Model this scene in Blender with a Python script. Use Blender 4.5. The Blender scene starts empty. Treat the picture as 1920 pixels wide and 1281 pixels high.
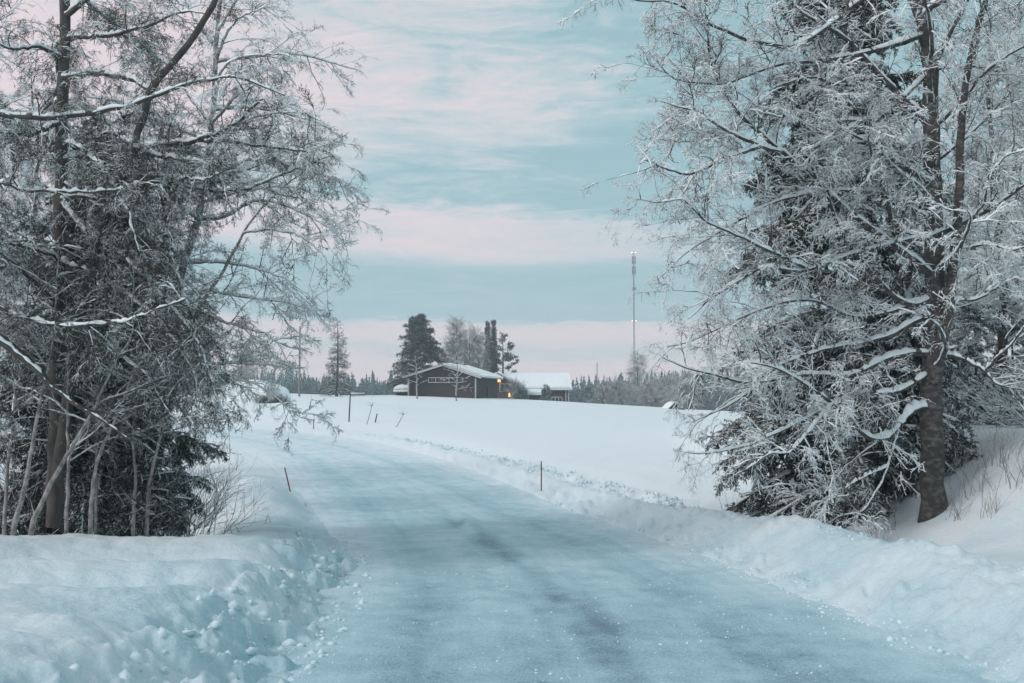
import bpy, math, time
import numpy as np
T0 = time.time()
C = bpy.context.scene.collection
R_ = math.radians

# ------------------------------------------------------------------ camera
F = 1867.0; PITCH = R_(3.2); CAMZ = 2.1
cam = bpy.data.cameras.new('camera'); co = bpy.data.objects.new('camera', cam); C.objects.link(co)
co.location = (0, 0, CAMZ); co.rotation_euler = (R_(90) + PITCH, 0, 0)
cam.sensor_width = 36; cam.lens = F / 1920 * 36; cam.clip_end = 6000; cam.clip_start = 0.1
bpy.context.scene.camera = co

# ------------------------------------------------------------------ world
SUN_EL, SUN_AZ = R_(33), R_(-122)          # azimuth from +Y, negative = left
w = bpy.data.worlds.new('World'); bpy.context.scene.world = w; w.use_nodes = True
nt = w.node_tree; nt.nodes.clear()
def N(tree, typ, **kw):
    n = tree.nodes.new(typ)
    for k, v in kw.items(): setattr(n, k, v)
    return n
def math_(tree, op, a, b=None, c=None, clamp=False):
    n = N(tree, 'ShaderNodeMath', operation=op); n.use_clamp = clamp
    for i, v in enumerate((a, b, c)):
        if v is None: continue
        if isinstance(v, (int, float)): n.inputs[i].default_value = v
        else: tree.links.new(v, n.inputs[i])
    return n.outputs[0]
def ramp_(tree, fac, stops, interp='LINEAR'):
    n = N(tree, 'ShaderNodeValToRGB'); cr = n.color_ramp; cr.interpolation = interp
    while len(cr.elements) < len(stops): cr.elements.new(0.5)
    for e, (p, c) in zip(cr.elements, stops):
        e.position = p; e.color = (c, c, c, 1) if isinstance(c, (int, float)) else (*c, 1)
    tree.links.new(fac, n.inputs[0]); return n.outputs[0]
tc = N(nt, 'ShaderNodeTexCoord'); sep = N(nt, 'ShaderNodeSeparateXYZ')
nt.links.new(tc.outputs['Generated'], sep.inputs[0])
X, Y, Z = sep.outputs
zc = math_(nt, 'MAXIMUM', Z, 0.0)
zz = math_(nt, 'ADD', zc, 0.20)
cmb = N(nt, 'ShaderNodeCombineXYZ')
nt.links.new(math_(nt, 'DIVIDE', X, zz), cmb.inputs[0]); nt.links.new(math_(nt, 'DIVIDE', Y, zz), cmb.inputs[1])
def wnoise(scale, detail, rough, dist=0.0, loc=(0, 0, 0), sc=(1, 1, 1), rot=0):
    m = N(nt, 'ShaderNodeMapping'); m.inputs['Location'].default_value = loc; m.inputs['Scale'].default_value = sc
    m.inputs['Rotation'].default_value = (0, 0, rot)
    nt.links.new(cmb.outputs[0], m.inputs[0])
    n = N(nt, 'ShaderNodeTexNoise'); n.inputs['Scale'].default_value = scale; n.inputs['Detail'].default_value = detail
    n.inputs['Roughness'].default_value = rough; n.inputs['Distortion'].default_value = dist
    nt.links.new(m.outputs[0], n.inputs[0]); return n.outputs[0]
n1 = wnoise(0.55, 3, 0.5, 0.4, (3.1, 1.7, 0), (1, 1.3, 1))
n2 = wnoise(3.6, 11, 0.66, 1.0, (2.3, 4.2, 0), (0.75, 1.5, 1), R_(24))
n3 = wnoise(15.0, 11, 0.74, .8, (1.3, 5.2, 0), (0.5, 1.3, 1), R_(30))
zw = math_(nt, 'ADD', zc, math_(nt, 'MULTIPLY', math_(nt, 'SUBTRACT', n1, 0.5), 0.05))
zw = math_(nt, 'ADD', zw, math_(nt, 'MULTIPLY', X, 0.045))
zw = math_(nt, 'ADD', zw, math_(nt, 'MULTIPLY', math_(nt, 'SUBTRACT', n3, 0.5), 0.030))
base = ramp_(nt, zw, [(0, .05), (.034, .08), (.040, .42), (.048, .42), (.056, .05), (.070, .08), (.078, .80), (.13, .88),
                      (.142, .55), (.150, .10), (.18, .18), (.195, .70), (.245, .66), (.28, .30), (.32, .42), (.35, .56),
                      (.40, .46), (.45, .25), (.7, .50), (1, .60)])
amp = ramp_(nt, zc, [(0, .06), (.08, .22), (.14, .50), (.22, 1.0), (.5, 1.1), (1, .9)])
nn = math_(nt, 'ADD', math_(nt, 'MULTIPLY', math_(nt, 'SUBTRACT', n2, 0.5), 1.7), math_(nt, 'MULTIPLY', math_(nt, 'SUBTRACT', n3, 0.5), 1.3))
t = math_(nt, 'ADD', base, math_(nt, 'MULTIPLY', nn, amp))
t = math_(nt, 'ADD', t, math_(nt, 'MULTIPLY', math_(nt, 'ADD', math_(nt, 'MULTIPLY', X, 1.3), .04), ramp_(nt, zc, [(0, 0), (.19, 0), (.24, 1), (.5, 1), (.7, 0)])))
# towards the right the pink streak gives way to teal
t = math_(nt, 'ADD', t, math_(nt, 'MULTIPLY', ramp_(nt, math_(nt, 'ADD', math_(nt, 'MULTIPLY', X, 1.4), 0.5), [(0, -0.0), (.45, 0), (.75, .55), (1, .5)]),
                              ramp_(nt, zw, [(0, 0), (.13, 0), (.15, 1), (.3, .6), (.5, 0), (1, 0)])), clamp=True)
SK = 1.00
ccol = ramp_(nt, t, [(0, (.86*SK, .735*SK, .765*SK)), (.45, (.64*SK, .68*SK, .72*SK)), (.8, (.40*SK, .585*SK, .635*SK)), (1, (.33*SK, .53*SK, .585*SK))])
sky = N(nt, 'ShaderNodeTexSky', sky_type='NISHITA'); sky.sun_disc = False
sky.sun_elevation = SUN_EL; sky.sun_rotation = SUN_AZ
mix = N(nt, 'ShaderNodeMix', data_type='RGBA'); mix.inputs[0].default_value = 0.94
sc10 = N(nt, 'ShaderNodeVectorMath', operation='SCALE'); sc10.inputs['Scale'].default_value = 10.0
nt.links.new(ccol, sc10.inputs[0])
nt.links.new(sky.outputs[0], mix.inputs[6]); nt.links.new(sc10.outputs[0], mix.inputs[7])
bg = N(nt, 'ShaderNodeBackground'); bg.inputs['Strength'].default_value = 0.1
nt.links.new(mix.outputs[2], bg.inputs[0])
wo = N(nt, 'ShaderNodeOutputWorld'); nt.links.new(bg.outputs[0], wo.inputs['Surface'])
sd = bpy.data.lights.new('sun', 'SUN'); sd.energy = 1.5; sd.angle = R_(14); sd.color = (1.0, 0.93, 0.91)
so = bpy.data.objects.new('sun', sd); C.objects.link(so)
so.rotation_euler = (R_(90) - SUN_EL, 0, -SUN_AZ + math.pi)
so.location = (0, 0, 30)
vs = bpy.context.scene.view_settings; vs.view_transform = 'Standard'; vs.look = 'None'; vs.exposure = 0.0; vs.gamma = 1.0
vs.use_curve_mapping = False
bpy.context.scene.cycles.max_bounces = 9; bpy.context.scene.cycles.diffuse_bounces = 7; bpy.context.scene.cycles.volume_bounces = 1

# ------------------------------------------------------------------ helpers
def tag(o, label=None, cat=None, group=None, kind=None):
    for k, v in (('label', label), ('category', cat), ('group', group), ('kind', kind)):
        if v: o[k] = v
    return o
def empty(name, loc, label, cat, group=None, rz=0, kind=None):
    o = bpy.data.objects.new(name, None); C.objects.link(o); o.empty_display_size = 0.2
    o.location = loc; o.rotation_euler = (0, 0, rz)
    return tag(o, label, cat, group, kind)
def build(name, V, Q, mats, parent=None, mi=None, smooth=True, tris=None, attr=None):
    """V (n,3) world coordinates when parent is at origin-rotation 0: stored relative to parent's location."""
    V = np.asarray(V, np.float64).copy()
    me = bpy.data.meshes.new(name)
    if parent is not None:
        p = parent; off = np.zeros(3)
        while p is not None: off += np.array(p.location); p = p.parent
        V -= off
    Q = np.asarray(Q, np.int32).reshape(-1, 4) if Q is not None and len(Q) else np.zeros((0, 4), np.int32)
    Tt = np.asarray(tris, np.int32).reshape(-1, 3) if tris is not None and len(tris) else np.zeros((0, 3), np.int32)
    nq, n3_ = len(Q), len(Tt)
    me.vertices.add(len(V)); me.vertices.foreach_set('co', V.astype(np.float32).ravel())
    me.loops.add(nq * 4 + n3_ * 3); me.loops.foreach_set('vertex_index', np.concatenate([Q.ravel(), Tt.ravel()]))
    me.polygons.add(nq + n3_)
    me.polygons.foreach_set('loop_start', np.concatenate([np.arange(nq) * 4, nq * 4 + np.arange(n3_) * 3]).astype(np.int32))
    if mi is not None: me.polygons.foreach_set('material_index', np.asarray(mi, np.int32))
    if smooth: me.polygons.foreach_set('use_smooth', np.ones(nq + n3_, bool))
    if not isinstance(mats, (list, tuple)): mats = [mats]
    for m in mats: me.materials.append(m)
    if attr is not None:
        for an, av in attr.items():
            a = me.attributes.new(an, 'FLOAT', 'POINT'); a.data.foreach_set('value', np.asarray(av, np.float32))
    me.update(calc_edges=True)
    o = bpy.data.objects.new(name, me); C.objects.link(o)
    if parent is not None: o.parent = parent
    return o
class MB:
    def __init__(s): s.V = []; s.Q = []; s.M = []; s.n = 0
    def add(s, V, Q, m=0):
        V = np.asarray(V, float); Q = np.asarray(Q, int)
        s.V.append(V); s.Q.append(Q + s.n); s.M.append(np.full(len(Q), m) if np.isscalar(m) else np.asarray(m)); s.n += len(V)
    def box(s, c, d, m=0, rz=0, bev=0):
        x, y, z = np.array(d) / 2
        v = np.array([[sx * x, sy * y, sz * z] for sz in (-1, 1) for sy in (-1, 1) for sx in (-1, 1)])
        if rz: v[:, :2] = v[:, :2] @ np.array([[math.cos(rz), math.sin(rz)], [-math.sin(rz), math.cos(rz)]])
        s.add(v + np.array(c), [[0, 2, 3, 1], [4, 5, 7, 6], [0, 1, 5, 4], [2, 6, 7, 3], [0, 4, 6, 2], [1, 3, 7, 5]], m)
    def tube(s, P, R, sides=8, m=0):
        V, Q = tube(np.asarray(P, float)[None], np.broadcast_to(np.asarray(R, float), (len(P),))[None], sides); s.add(V, Q, m)
    def build(s, name, mats, parent=None, smooth=False):
        return build(name, np.concatenate(s.V), np.concatenate(s.Q), mats, parent, np.concatenate(s.M), smooth)
def nrm(a): return a / np.maximum(np.linalg.norm(a, axis=-1, keepdims=True), 1e-9)
def frames(P):
    T = np.gradient(P, axis=1); T = nrm(T)
    up = np.array([0, 0, 1.0]); S = np.cross(T, up)
    l = np.linalg.norm(S, axis=-1, keepdims=True)
    alt = np.cross(T, np.array([0, 1.0, 0.05])); S = np.where(l > 0.15, S, alt); S = nrm(S)
    U = np.cross(S, T); return T, S, U
def ringfaces(Nn, S1, k):
    i = np.arange(Nn)[:, None, None] * S1 * k; j = np.arange(S1 - 1)[None, :, None] * k; a = np.arange(k)[None, None, :]; b = (a + 1) % k
    return np.stack([i + j + a, i + j + b, i + j + k + b, i + j + k + a], -1).reshape(-1, 4)
def tube(P, R, sides=6, jit=0, rng=None):
    T, S, U = frames(P); Nn, S1, _ = P.shape
    a = np.arange(sides) / sides * 2 * np.pi
    rr = R[:, :, None, None] * np.ones((1, 1, sides, 1))
    if jit: rr = rr * (1 + jit * (rng.random((Nn, S1, sides, 1)) - .5))
    V = P[:, :, None] + rr * (np.cos(a)[None, None, :, None] * S[:, :, None] + np.sin(a)[None, None, :, None] * U[:, :, None])
    return V.reshape(-1, 3), ringfaces(Nn, S1, sides)
def snowtube(P, R, h, rng, gap=0.2):
    """snow lying on branches: closed flattened tube sitting on the upper side"""
    T, S, U = frames(P); Nn, S1, _ = P.shape
    hor = np.sqrt(np.clip(1 - T[:, :, 2] ** 2, 0, 1))
    n = rng.random((Nn, S1)); n = (n + np.roll(n, 1, 1) * .7 + rng.random((Nn, S1)) * .9) / 2.6 + .09 * np.sin(np.arange(S1) * .35 + 6 * rng.random((Nn, 1)))
    k = np.clip((n - gap) * 2.2, 0.0, 1.25) * np.clip(hor * 1.5 - .25, 0, 1)
    hh = (h * k)
    zt = np.array([0, 0, 1.0])
    prof = [(-1.0, .15, 0.0), (-1.02, .35, .38), (-.55, .6, .92), (.05, .75, 1.05), (.6, .6, .88), (1.02, .35, .35), (1.0, .15, 0.0)]
    cols = []
    for a, b, c in prof:
        wd = a * (R * (.75 + .3 * np.minimum(k, 1)) + hh * .22)
        cols.append(P + S * wd[..., None] + U * (R * b)[..., None] + zt * (hh * c * (1 + .25 * (rng.random(hh.shape) - .5)))[..., None])
    V = np.stack(cols, 2); return V.reshape(-1, 3), ringfaces(Nn, S1, 7)
def twigtube(P, R, h, rng, gap=0.25):
    """thin twigs, diamond section; the two upper faces carry the snow (material 1)"""
    T, S, U = frames(P); Nn, S1, _ = P.shape
    hor = np.sqrt(np.clip(1 - T[:, :, 2] ** 2, 0, 1))
    k = np.clip((rng.random((Nn, S1)) - gap) * 1.8, 0, 1.2) * np.clip(hor * 1.3, .25, 1)
    hh = h * k
    V = np.stack([P - S * (R + hh * .18)[..., None], P - U * R[..., None], P + S * (R + hh * .18)[..., None], P + U * (R * .6 + hh)[..., None]], 2)
    Q = ringfaces(Nn, S1, 4)
    m = np.tile(np.array([0, 0, 1, 1]), Nn * (S1 - 1))
    bare = np.repeat((k[:, :-1] + k[:, 1:]).reshape(-1) < 0.25, 4)
    return V.reshape(-1, 3), Q, np.where(bare, 0, m)
def spawn(P, R, per_m, t0, t1, ang, L0, L1, S, droop, wander, rng, rk=.012, flat=.6, up=0.0, rmin=.0015, seed=None):
    Nn, S1, _ = P.shape
    pl = np.linalg.norm(np.diff(P, axis=1), axis=2).sum(1)
    cnt = rng.poisson(np.maximum(per_m * pl, 0)); idx = np.repeat(np.arange(Nn), cnt); M = len(idx)
    t = t0 + (t1 - t0) * rng.random(M); f = t * (S1 - 1); i0 = np.minimum(f.astype(int), S1 - 2); fr = (f - i0)[:, None]
    pos = P[idx, i0] * (1 - fr) + P[idx, i0 + 1] * fr; tan = nrm(P[idx, i0 + 1] - P[idx, i0])
    ra = R[idx, i0]
    rv = rng.normal(size=(M, 3)); rv[:, 2] *= flat; rv -= (rv * tan).sum(1, keepdims=True) * tan; rv = nrm(rv)
    a = ang * (.7 + .6 * rng.random(M))[:, None]
    d = nrm(np.cos(a) * tan + np.sin(a) * rv + np.array([0, 0, up]))
    L = (L0 + (L1 - L0) * t) * (.5 + .9 * rng.random(M))
    r0 = np.minimum(ra * .75, np.maximum(L * rk, rmin))
    return grow(pos, d, L, r0, S, droop, wander, rng, rmin)
def grow(pos, d, L, r0, S, droop, wander, rng, rmin=.0015, bias=None):
    P = [pos]; st = (L / S)[:, None]
    for k in range(S):
        dz = np.zeros_like(d); dz[:, 2] = -droop * (k + 1) / S
        d = nrm(d + wander * rng.normal(size=d.shape) + dz); pos = pos + d * st; P.append(pos)
    P = np.stack(P, 1); t = np.linspace(0, 1, S + 1)[None]
    R = np.maximum(r0[:, None] * (1 - t * .8), rmin * .7)
    return P, R
def A(px, py, Yd):
    """point seen at target pixel (px,py) at forward distance Yd"""
    u = (px - 960) / F; v = (640.5 - py) / F
    dy = math.cos(PITCH) - v * math.sin(PITCH); dz = math.sin(PITCH) + v * math.cos(PITCH)
    return np.array([u / dy * Yd, Yd, CAMZ + dz / dy * Yd])

# numpy value noise
def _h(ix, iy, seed):
    n = (ix.astype(np.int64) * 374761393 + iy.astype(np.int64) * 668265263 + seed * 1442695041) & 0xffffffff
    n = ((n ^ (n >> 13)) * 1274126177) & 0xffffffff
    return ((n ^ (n >> 16)) & 0xffff) / 65535.0
def vnoise(x, y, seed=0):
    ix = np.floor(x); iy = np.floor(y); fx = x - ix; fy = y - iy; fx = fx * fx * fx * (fx * (fx * 6 - 15) + 10); fy = fy * fy * fy * (fy * (fy * 6 - 15) + 10)
    a = _h(ix, iy, seed); b = _h(ix + 1, iy, seed); c = _h(ix, iy + 1, seed); d = _h(ix + 1, iy + 1, seed)
    return (a * (1 - fx) + b * fx) * (1 - fy) + (c * (1 - fx) + d * fx) * fy * 1.0
def fbm(x, y, octs=4, seed=0, g=.5):
    s = 0; a = 1; tt = 0
    for k in range(octs):
        c, sn = math.cos(.6 * k + .3), math.sin(.6 * k + .3)
        s = s + a * vnoise((x * c - y * sn) * 2 ** k + 17 * k, (x * sn + y * c) * 2 ** k - 9 * k, seed + k); tt += a; a *= g
    return s / tt
def sst(a, b, x): t = np.clip((x - a) / (b - a), 0, 1); return t * t * (3 - 2 * t)

# ------------------------------------------------------------------ materials
def mat(name, col, rough=.8, col2=None, scale=5, bump=0, bscale=30, detail=4, spec=.3, stretch=(1, 1, 1), lo=.35, hi=.65, emit=None):
    m = bpy.data.materials.new(name); m.use_nodes = True; t = m.node_tree; b = t.nodes['Principled BSDF']
    b.inputs['Roughness'].default_value = rough; b.inputs['Specular IOR Level'].default_value = spec
    b.inputs['Base Color'].default_value = (*col, 1)
    tcn = N(t, 'ShaderNodeTexCoord'); mp = N(t, 'ShaderNodeMapping'); mp.inputs['Scale'].default_value = stretch
    t.links.new(tcn.outputs['Object'], mp.inputs[0])
    if col2 is not None:
        n = N(t, 'ShaderNodeTexNoise'); n.inputs['Scale'].default_value = scale; n.inputs['Detail'].default_value = detail
        t.links.new(mp.outputs[0], n.inputs[0])
        t.links.new(ramp_(t, n.outputs[0], [(lo, col), (hi, col2)]), b.inputs['Base Color'])
    if bump:
        n = N(t, 'ShaderNodeTexNoise'); n.inputs['Scale'].default_value = bscale; n.inputs['Detail'].default_value = 5; n.inputs['Roughness'].default_value = .6
        t.links.new(mp.outputs[0], n.inputs[0]); bp = N(t, 'ShaderNodeBump'); bp.inputs['Strength'].default_value = bump
        bp.inputs['Distance'].default_value = .02
        t.links.new(n.outputs[0], bp.inputs['Height']); t.links.new(bp.outputs[0], b.inputs['Normal'])
    if emit: b.inputs['Emission Color'].default_value = (*emit[:3], 1); b.inputs['Emission Strength'].default_value = emit[3]
    return m
M = {}
M['snow'] = mat('snow', (.74, .845, .88), .75, (.80, .875, .905), 1.3, .9, 12, spec=.1)
def ground_mat():
    m = mat('roadside_snow', (.8, .88, .9), .8, None, 1, 0, spec=.08); t = m.node_tree; b = t.nodes['Principled BSDF']
    at = N(t, 'ShaderNodeAttribute', attribute_name='packed_shade'); tcn = N(t, 'ShaderNodeTexCoord')
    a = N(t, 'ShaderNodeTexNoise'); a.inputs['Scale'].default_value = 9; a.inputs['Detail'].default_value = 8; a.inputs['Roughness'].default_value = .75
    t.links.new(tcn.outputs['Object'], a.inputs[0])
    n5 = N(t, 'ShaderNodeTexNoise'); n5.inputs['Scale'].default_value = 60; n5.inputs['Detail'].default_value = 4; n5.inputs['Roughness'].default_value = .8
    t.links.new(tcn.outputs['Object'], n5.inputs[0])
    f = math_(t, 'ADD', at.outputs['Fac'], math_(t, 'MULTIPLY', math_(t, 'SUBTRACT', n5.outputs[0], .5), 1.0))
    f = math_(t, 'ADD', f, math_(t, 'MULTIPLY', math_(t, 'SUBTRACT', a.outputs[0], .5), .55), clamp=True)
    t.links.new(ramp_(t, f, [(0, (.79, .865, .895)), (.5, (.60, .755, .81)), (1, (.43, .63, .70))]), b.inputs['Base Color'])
    v = N(t, 'ShaderNodeTexVoronoi'); v.inputs['Scale'].default_value = 16; t.links.new(tcn.outputs['Object'], v.inputs[0])
    h = math_(t, 'ADD', a.outputs[0], math_(t, 'MULTIPLY', math_(t, 'MULTIPLY', v.outputs['Distance'], -.5), at.outputs['Fac']))
    bp = N(t, 'ShaderNodeBump'); bp.inputs['Strength'].default_value = .8; bp.inputs['Distance'].default_value = .035
    t.links.new(h, bp.inputs['Height']); t.links.new(bp.outputs[0], b.inputs['Normal']); return m
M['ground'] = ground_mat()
M['tree_snow'] = mat('snow_on_branches', (.80, .88, .90), .7, (.88, .92, .93), 9)
M['clod'] = mat('snow_clod', (.60, .76, .815), .85, (.73, .84, .885), 12, .3, 40)
M['bark'] = mat('dark_bark', (.060, .056, .053), .9, (.12, .11, .10), 9, .6, 40, stretch=(1, 1, .35))
M['birch'] = mat('birch_bark', (.060, .056, .053), .85, (.17, .155, .145), 9, .6, 30, stretch=(1, 1, 1.6), lo=.45, hi=.72)
M['pale'] = mat('pale_sapling_bark', (.17, .155, .145), .85, (.46, .44, .42), 14, .4, 30, stretch=(1, 1, .6))
M['twig'] = mat('twig_bark', (.060, .055, .054), .9, (.11, .095, .09), 6)
M['needle'] = mat('spruce_needles', (.040, .060, .056), .8, (.070, .088, .080), 2.2)
M['needle_far'] = mat('frosted_needles', (.10, .15, .15), .9, (.22, .29, .30), .8, lo=.35, hi=.7)
M['needle_mid'] = mat('dull_needles', (.07, .085, .078), .9, (.13, .15, .145), .9)
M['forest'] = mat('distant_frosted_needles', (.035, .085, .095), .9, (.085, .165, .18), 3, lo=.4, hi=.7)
M['lichen'] = mat('hairy_twigs', (.048, .050, .046), .9, (.088, .084, .077), 3)
M['redstick'] = mat('red_painted_stick', (.20, .045, .05), .6)
M['darkstick'] = mat('dark_stick', (.06, .07, .07), .7)
M['stalk'] = mat('dry_stalk', (.16, .13, .11), .9)
M['barnwall'] = mat('dark_stained_boards', (.030, .028, .032), .8, (.048, .042, .045), 4, .3, 12, stretch=(6, 6, .3))
M['redwall'] = mat('dark_red_boards', (.075, .045, .045), .8, (.11, .065, .062), 4, .3, 12, stretch=(6, 6, .3))
M['trim'] = mat('weathered_white_trim', (.40, .42, .42), .7)
M['glass'] = mat('window_glass', (.03, .035, .04), .15, spec=.6)
M['metal'] = mat('galvanised_metal', (.17, .19, .20), .5, (.24, .25, .26), 2)
M['poleblue'] = mat('weathered_pole_wood', (.17, .18, .18), .8, (.25, .25, .24), 3, stretch=(1, 1, .2))
M['lamp'] = mat('warm_lamp', (1, .6, .2), .5, emit=(1, .42, .12, 2.0))
M['bead'] = mat('mast_lamp', (1, .6, .4), .5, emit=(1, .55, .3, 4.0))

# ------------------------------------------------------------------ terrain
cy = np.array([-30, 0, 5, 7.3, 9.7, 12.1, 14.8, 18.8, 23, 28, 40, 50, 58, 65, 70, 76], float)
cx = np.array([1.8, 1.2, .92, .84, .74, .6, .24, -.46, -1.5, -2.66, -6.4, -10.6, -15.5, -22, -30, -48], float)
hwk = np.array([2.85, 2.85, 2.85, 2.8, 2.75, 2.7, 2.75, 2.8, 2.9, 3.1, 3.4, 3.5, 3.5, 3.4, 3.3, 3.2])
def dense_path():
    s = np.concatenate([[0], np.cumsum(np.hypot(np.diff(cx), np.diff(cy)))])
    ss = np.linspace(0, s[-1], 260)
    x = np.interp(ss, s, cx); y = np.interp(ss, s, cy); h = np.interp(ss, s, hwk)
    k = np.ones(9) / 9
    for _ in range(2):
        x[4:-4] = np.convolve(x, k, 'valid'); y[4:-4] = np.convolve(y, k, 'valid')
    return x, y, h
PX, PY, PH = dense_path()
PT = nrm(np.stack([np.gradient(PX), np.gradient(PY)], -1))
def lateral(x, y):
    n = len(x); L = np.empty(n); H = np.empty(n); YY = np.empty(n)
    for a in range(0, n, 20000):
        b = min(n, a + 20000)
        dx = x[a:b, None] - PX[None]; dy = y[a:b, None] - PY[None]
        i = np.argmin(dx * dx + dy * dy, 1); r = np.arange(b - a)
        ox, oy = dx[r, i], dy[r, i]
        al = ox * PT[i, 0] + oy * PT[i, 1]; lat = ox * PT[i, 1] - oy * PT[i, 0]
        d = np.hypot(lat, np.where((i == 0) | (i == len(PX) - 1), al, 0))
        L[a:b] = np.sign(lat + 1e-9) * d; H[a:b] = PH[i]; YY[a:b] = PY[i] + al * PT[i, 1]
    return L, H, YY
def zroad(y): return smooth_i(y, [-40, 0, 7, 14, 20, 24, 28, 40, 50, 60, 70, 90], [.9, .25, 0, -.28, -.5, -.56, -.55, -.36, -.17, .05, .28, .8])
def smooth_i(y, xs, zs):
    s = 0
    for o in (-2., -1., 0., 1., 2.): s = s + np.interp(y + o, xs, zs)
    return s / 5
def height(x, y, fine=True, road=False):
    x = np.asarray(x, float); y = np.asarray(y, float)
    L, HW, ys = lateral(x, y)
    r = np.hypot(x, y)
    zr = zroad(ys)
    zf = smooth_i(y, [-60, 0, 10, 20, 28, 45, 60, 90, 115, 130, 150, 200, 400, 900, 2500], [1, .2, -.1, -.45, -.45, -.12, .33, 1.05, 1.72, 1.96, 1.75, -.5, -5, -8, -10])
    at = x * 130 / np.maximum(y, 60)
    tilt = np.interp(at, [-120, -60, -40, -28, -22, -15, -2, 7.7, 20, 35, 60, 120], [2.9, 2.55, 2.35, 2.55, 2.40, 2.42, 1.93, 1.52, .66, -.2, -1.2, -2]) - 1.96
    zf = zf + tilt * sst(40, 125, y) * (1 - .7 * sst(180, 400, y))
    zf = zf + (fbm(x / 14, y / 14, 3, 5) - .5) * .35 * sst(25, 60, r)
    e = np.abs(L) - HW; right = L > 0
    wroad = 1 - sst(.5, 7, e)
    z = zf * (1 - wroad) + zr * wroad
    # right bank
    hbR = np.interp(ys, [4, 8, 11, 16, 20, 24, 28, 40, 55, 65, 80], [.62, .62, .6, .46, .36, .27, .2, .13, .1, .06, .05])
    nb = fbm(x / 1.7, y / 1.7, 3, 9) - .5
    bR = hbR * (1 + .5 * nb) * (sst(-.05, 1.15, e) - .85 * sst(1.3, 2.6, e))
    dR = -.22 * sst(1.0, 2.0, e) * (1 - sst(2.4, 4.2, e)) * sst(14, 22, ys) * (1 - sst(45, 60, ys))
    # plateau to the right in the near foreground
    bR = bR + .35 * sst(1.5, 2.6, e) * (1 - sst(11, 14.5, y)) * sst(-6, 2, y)
    # left bank
    hbL = np.interp(ys, [4, 8, 13, 17, 20, 24, 28, 32, 40, 60], [.58, .60, .60, .30, .26, .54, .48, .16, .08, .05])
    plateau = (1 - sst(13.6, 18.5, y + .5 * nb - .18 * (x + 5)))
    bL = hbL * (1 + .4 * nb) * sst(-.05, 1.1, e) * (1 - (1 - plateau) * .8 * sst(1.2, 2.8, e))
    dL = -.30 * sst(1.2, 3, e) * (1 - plateau) * (1 - sst(6, 12, e)) * (1 - sst(26, 34, ys))
    hol = -.34 * np.exp(-(((x + 4.6) / 2.2) ** 2 + ((y - 11.6 - .1 * (x + 4)) / .8) ** 2)) - .27 * np.exp(-(((x + 4.0) / 1.5) ** 2 + ((y - 9.3 - .18 * (x + 4)) / .55) ** 2))
    z = z + np.where(right, bR + dR, bL + dL + hol)
    # embankment far right
    em = 1.85 * sst(6.0, 9.9, x - .04 * (y - 17)) * sst(11.5, 17, y) * (1 - sst(30, 62, y))
    z = z + em
    # mound with blue hollow at the far bend
    z = z + .75 * np.exp(-(((x + 17) / 6) ** 2 + ((y - 82) / 4.5) ** 2)) - .32 * np.exp(-(((x + 13) / 9) ** 2 + ((y - 71) / 3) ** 2))
    z = z + .35 * np.exp(-(((x + 12) / 4) ** 2 + ((y - 80) / 4) ** 2))
    if fine:
        near = 1 - sst(25, 60, r)
        z = z + (fbm(x / 1.1, y / 1.1, 4, 21) - .5) * .10 * (1 - sst(-.2, .2, -e)) * (.35 + .65 * near)
        # rough clods
        c1 = 1 - np.abs(fbm(x / .16, y / .16, 3, 31) * 2 - 1); c2 = vnoise(x / .26, y / .26, 41); c3 = vnoise(x / .075, y / .075, 47)
        mL = sst(-.45, -.1, e) * (1 - sst(.45, .95, e)) * (~right) * (1 - sst(15, 21, ys)) * sst(.25, .6, fbm(x / .9, y / .9, 2, 61) + .2)
        z = z + mL * ((c2 ** 2) * .20 + c1 * .10 + c3 * .05 + vnoise(x / .12, y / .12, 49) ** 2 * .09 - .12)
        rw = (1 - sst(32, 50, r))
        mR = sst(-.12, .08, e) * (1 - sst(.35, .7, e)) * right
        z = z + mR * rw * ((c2 ** 2) * .13 + c1 * .05 + c3 * .04 - .07)
        slope = sst(.1, .3, e) * (1 - sst(1.3, 1.7, e)) * right
        z = z + slope * rw * ((fbm(x / .12, y / .12, 3, 71) - .5) * .10 + (vnoise(x / .5, y / .5, 77) - .5) * .05)
        crest = np.exp(-((e - 1.2) / .16) ** 2) * right
        z = z + crest * rw * (vnoise(x / .11, y / .11, 81) ** 2 * .09)
        # ploughed strip beyond the ditch
        st = np.exp(-((e - np.interp(ys, [20, 30, 40, 60], [2.75, 2.5, 2.0, 1.5])) / .62) ** 2) * right * sst(21, 24, ys) * (1 - sst(44, 58, ys))
        z = z + st * (.10 + (vnoise(x / .30, y / .38, 91) ** 1.5) * .26 + vnoise(x / .13, y / .13, 92) * .08 - .06)
        lf = (~right) * sst(.1, .4, e) * (1 - sst(7, 12, e))
        z = z + lf * near * ((fbm(x / .30, y / .30, 4, 95) - .5) * .085)
    if road:
        z = zr + np.zeros_like(x)
        tr = np.exp(-((L + .15 + .1 * np.sin(ys / 3)) / .28) ** 2) * .6 + np.exp(-((np.abs(L + .1) - 1.35) / .3) ** 2)
        z = z - tr * .02 + (fbm(x / .6, y / .6, 4, 15) - .5) * .045 + (vnoise(x / .09, y / .09, 16) - .5) * .010 + (fbm(L / .11, ys / 2.2, 3, 18) - .5) * .030
    else:
        z = z - .07 * (1 - sst(-.08, .02, e))
    return z
def H1(x, y): return float(height(np.array([x]), np.array([y]), fine=False)[0])

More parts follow.
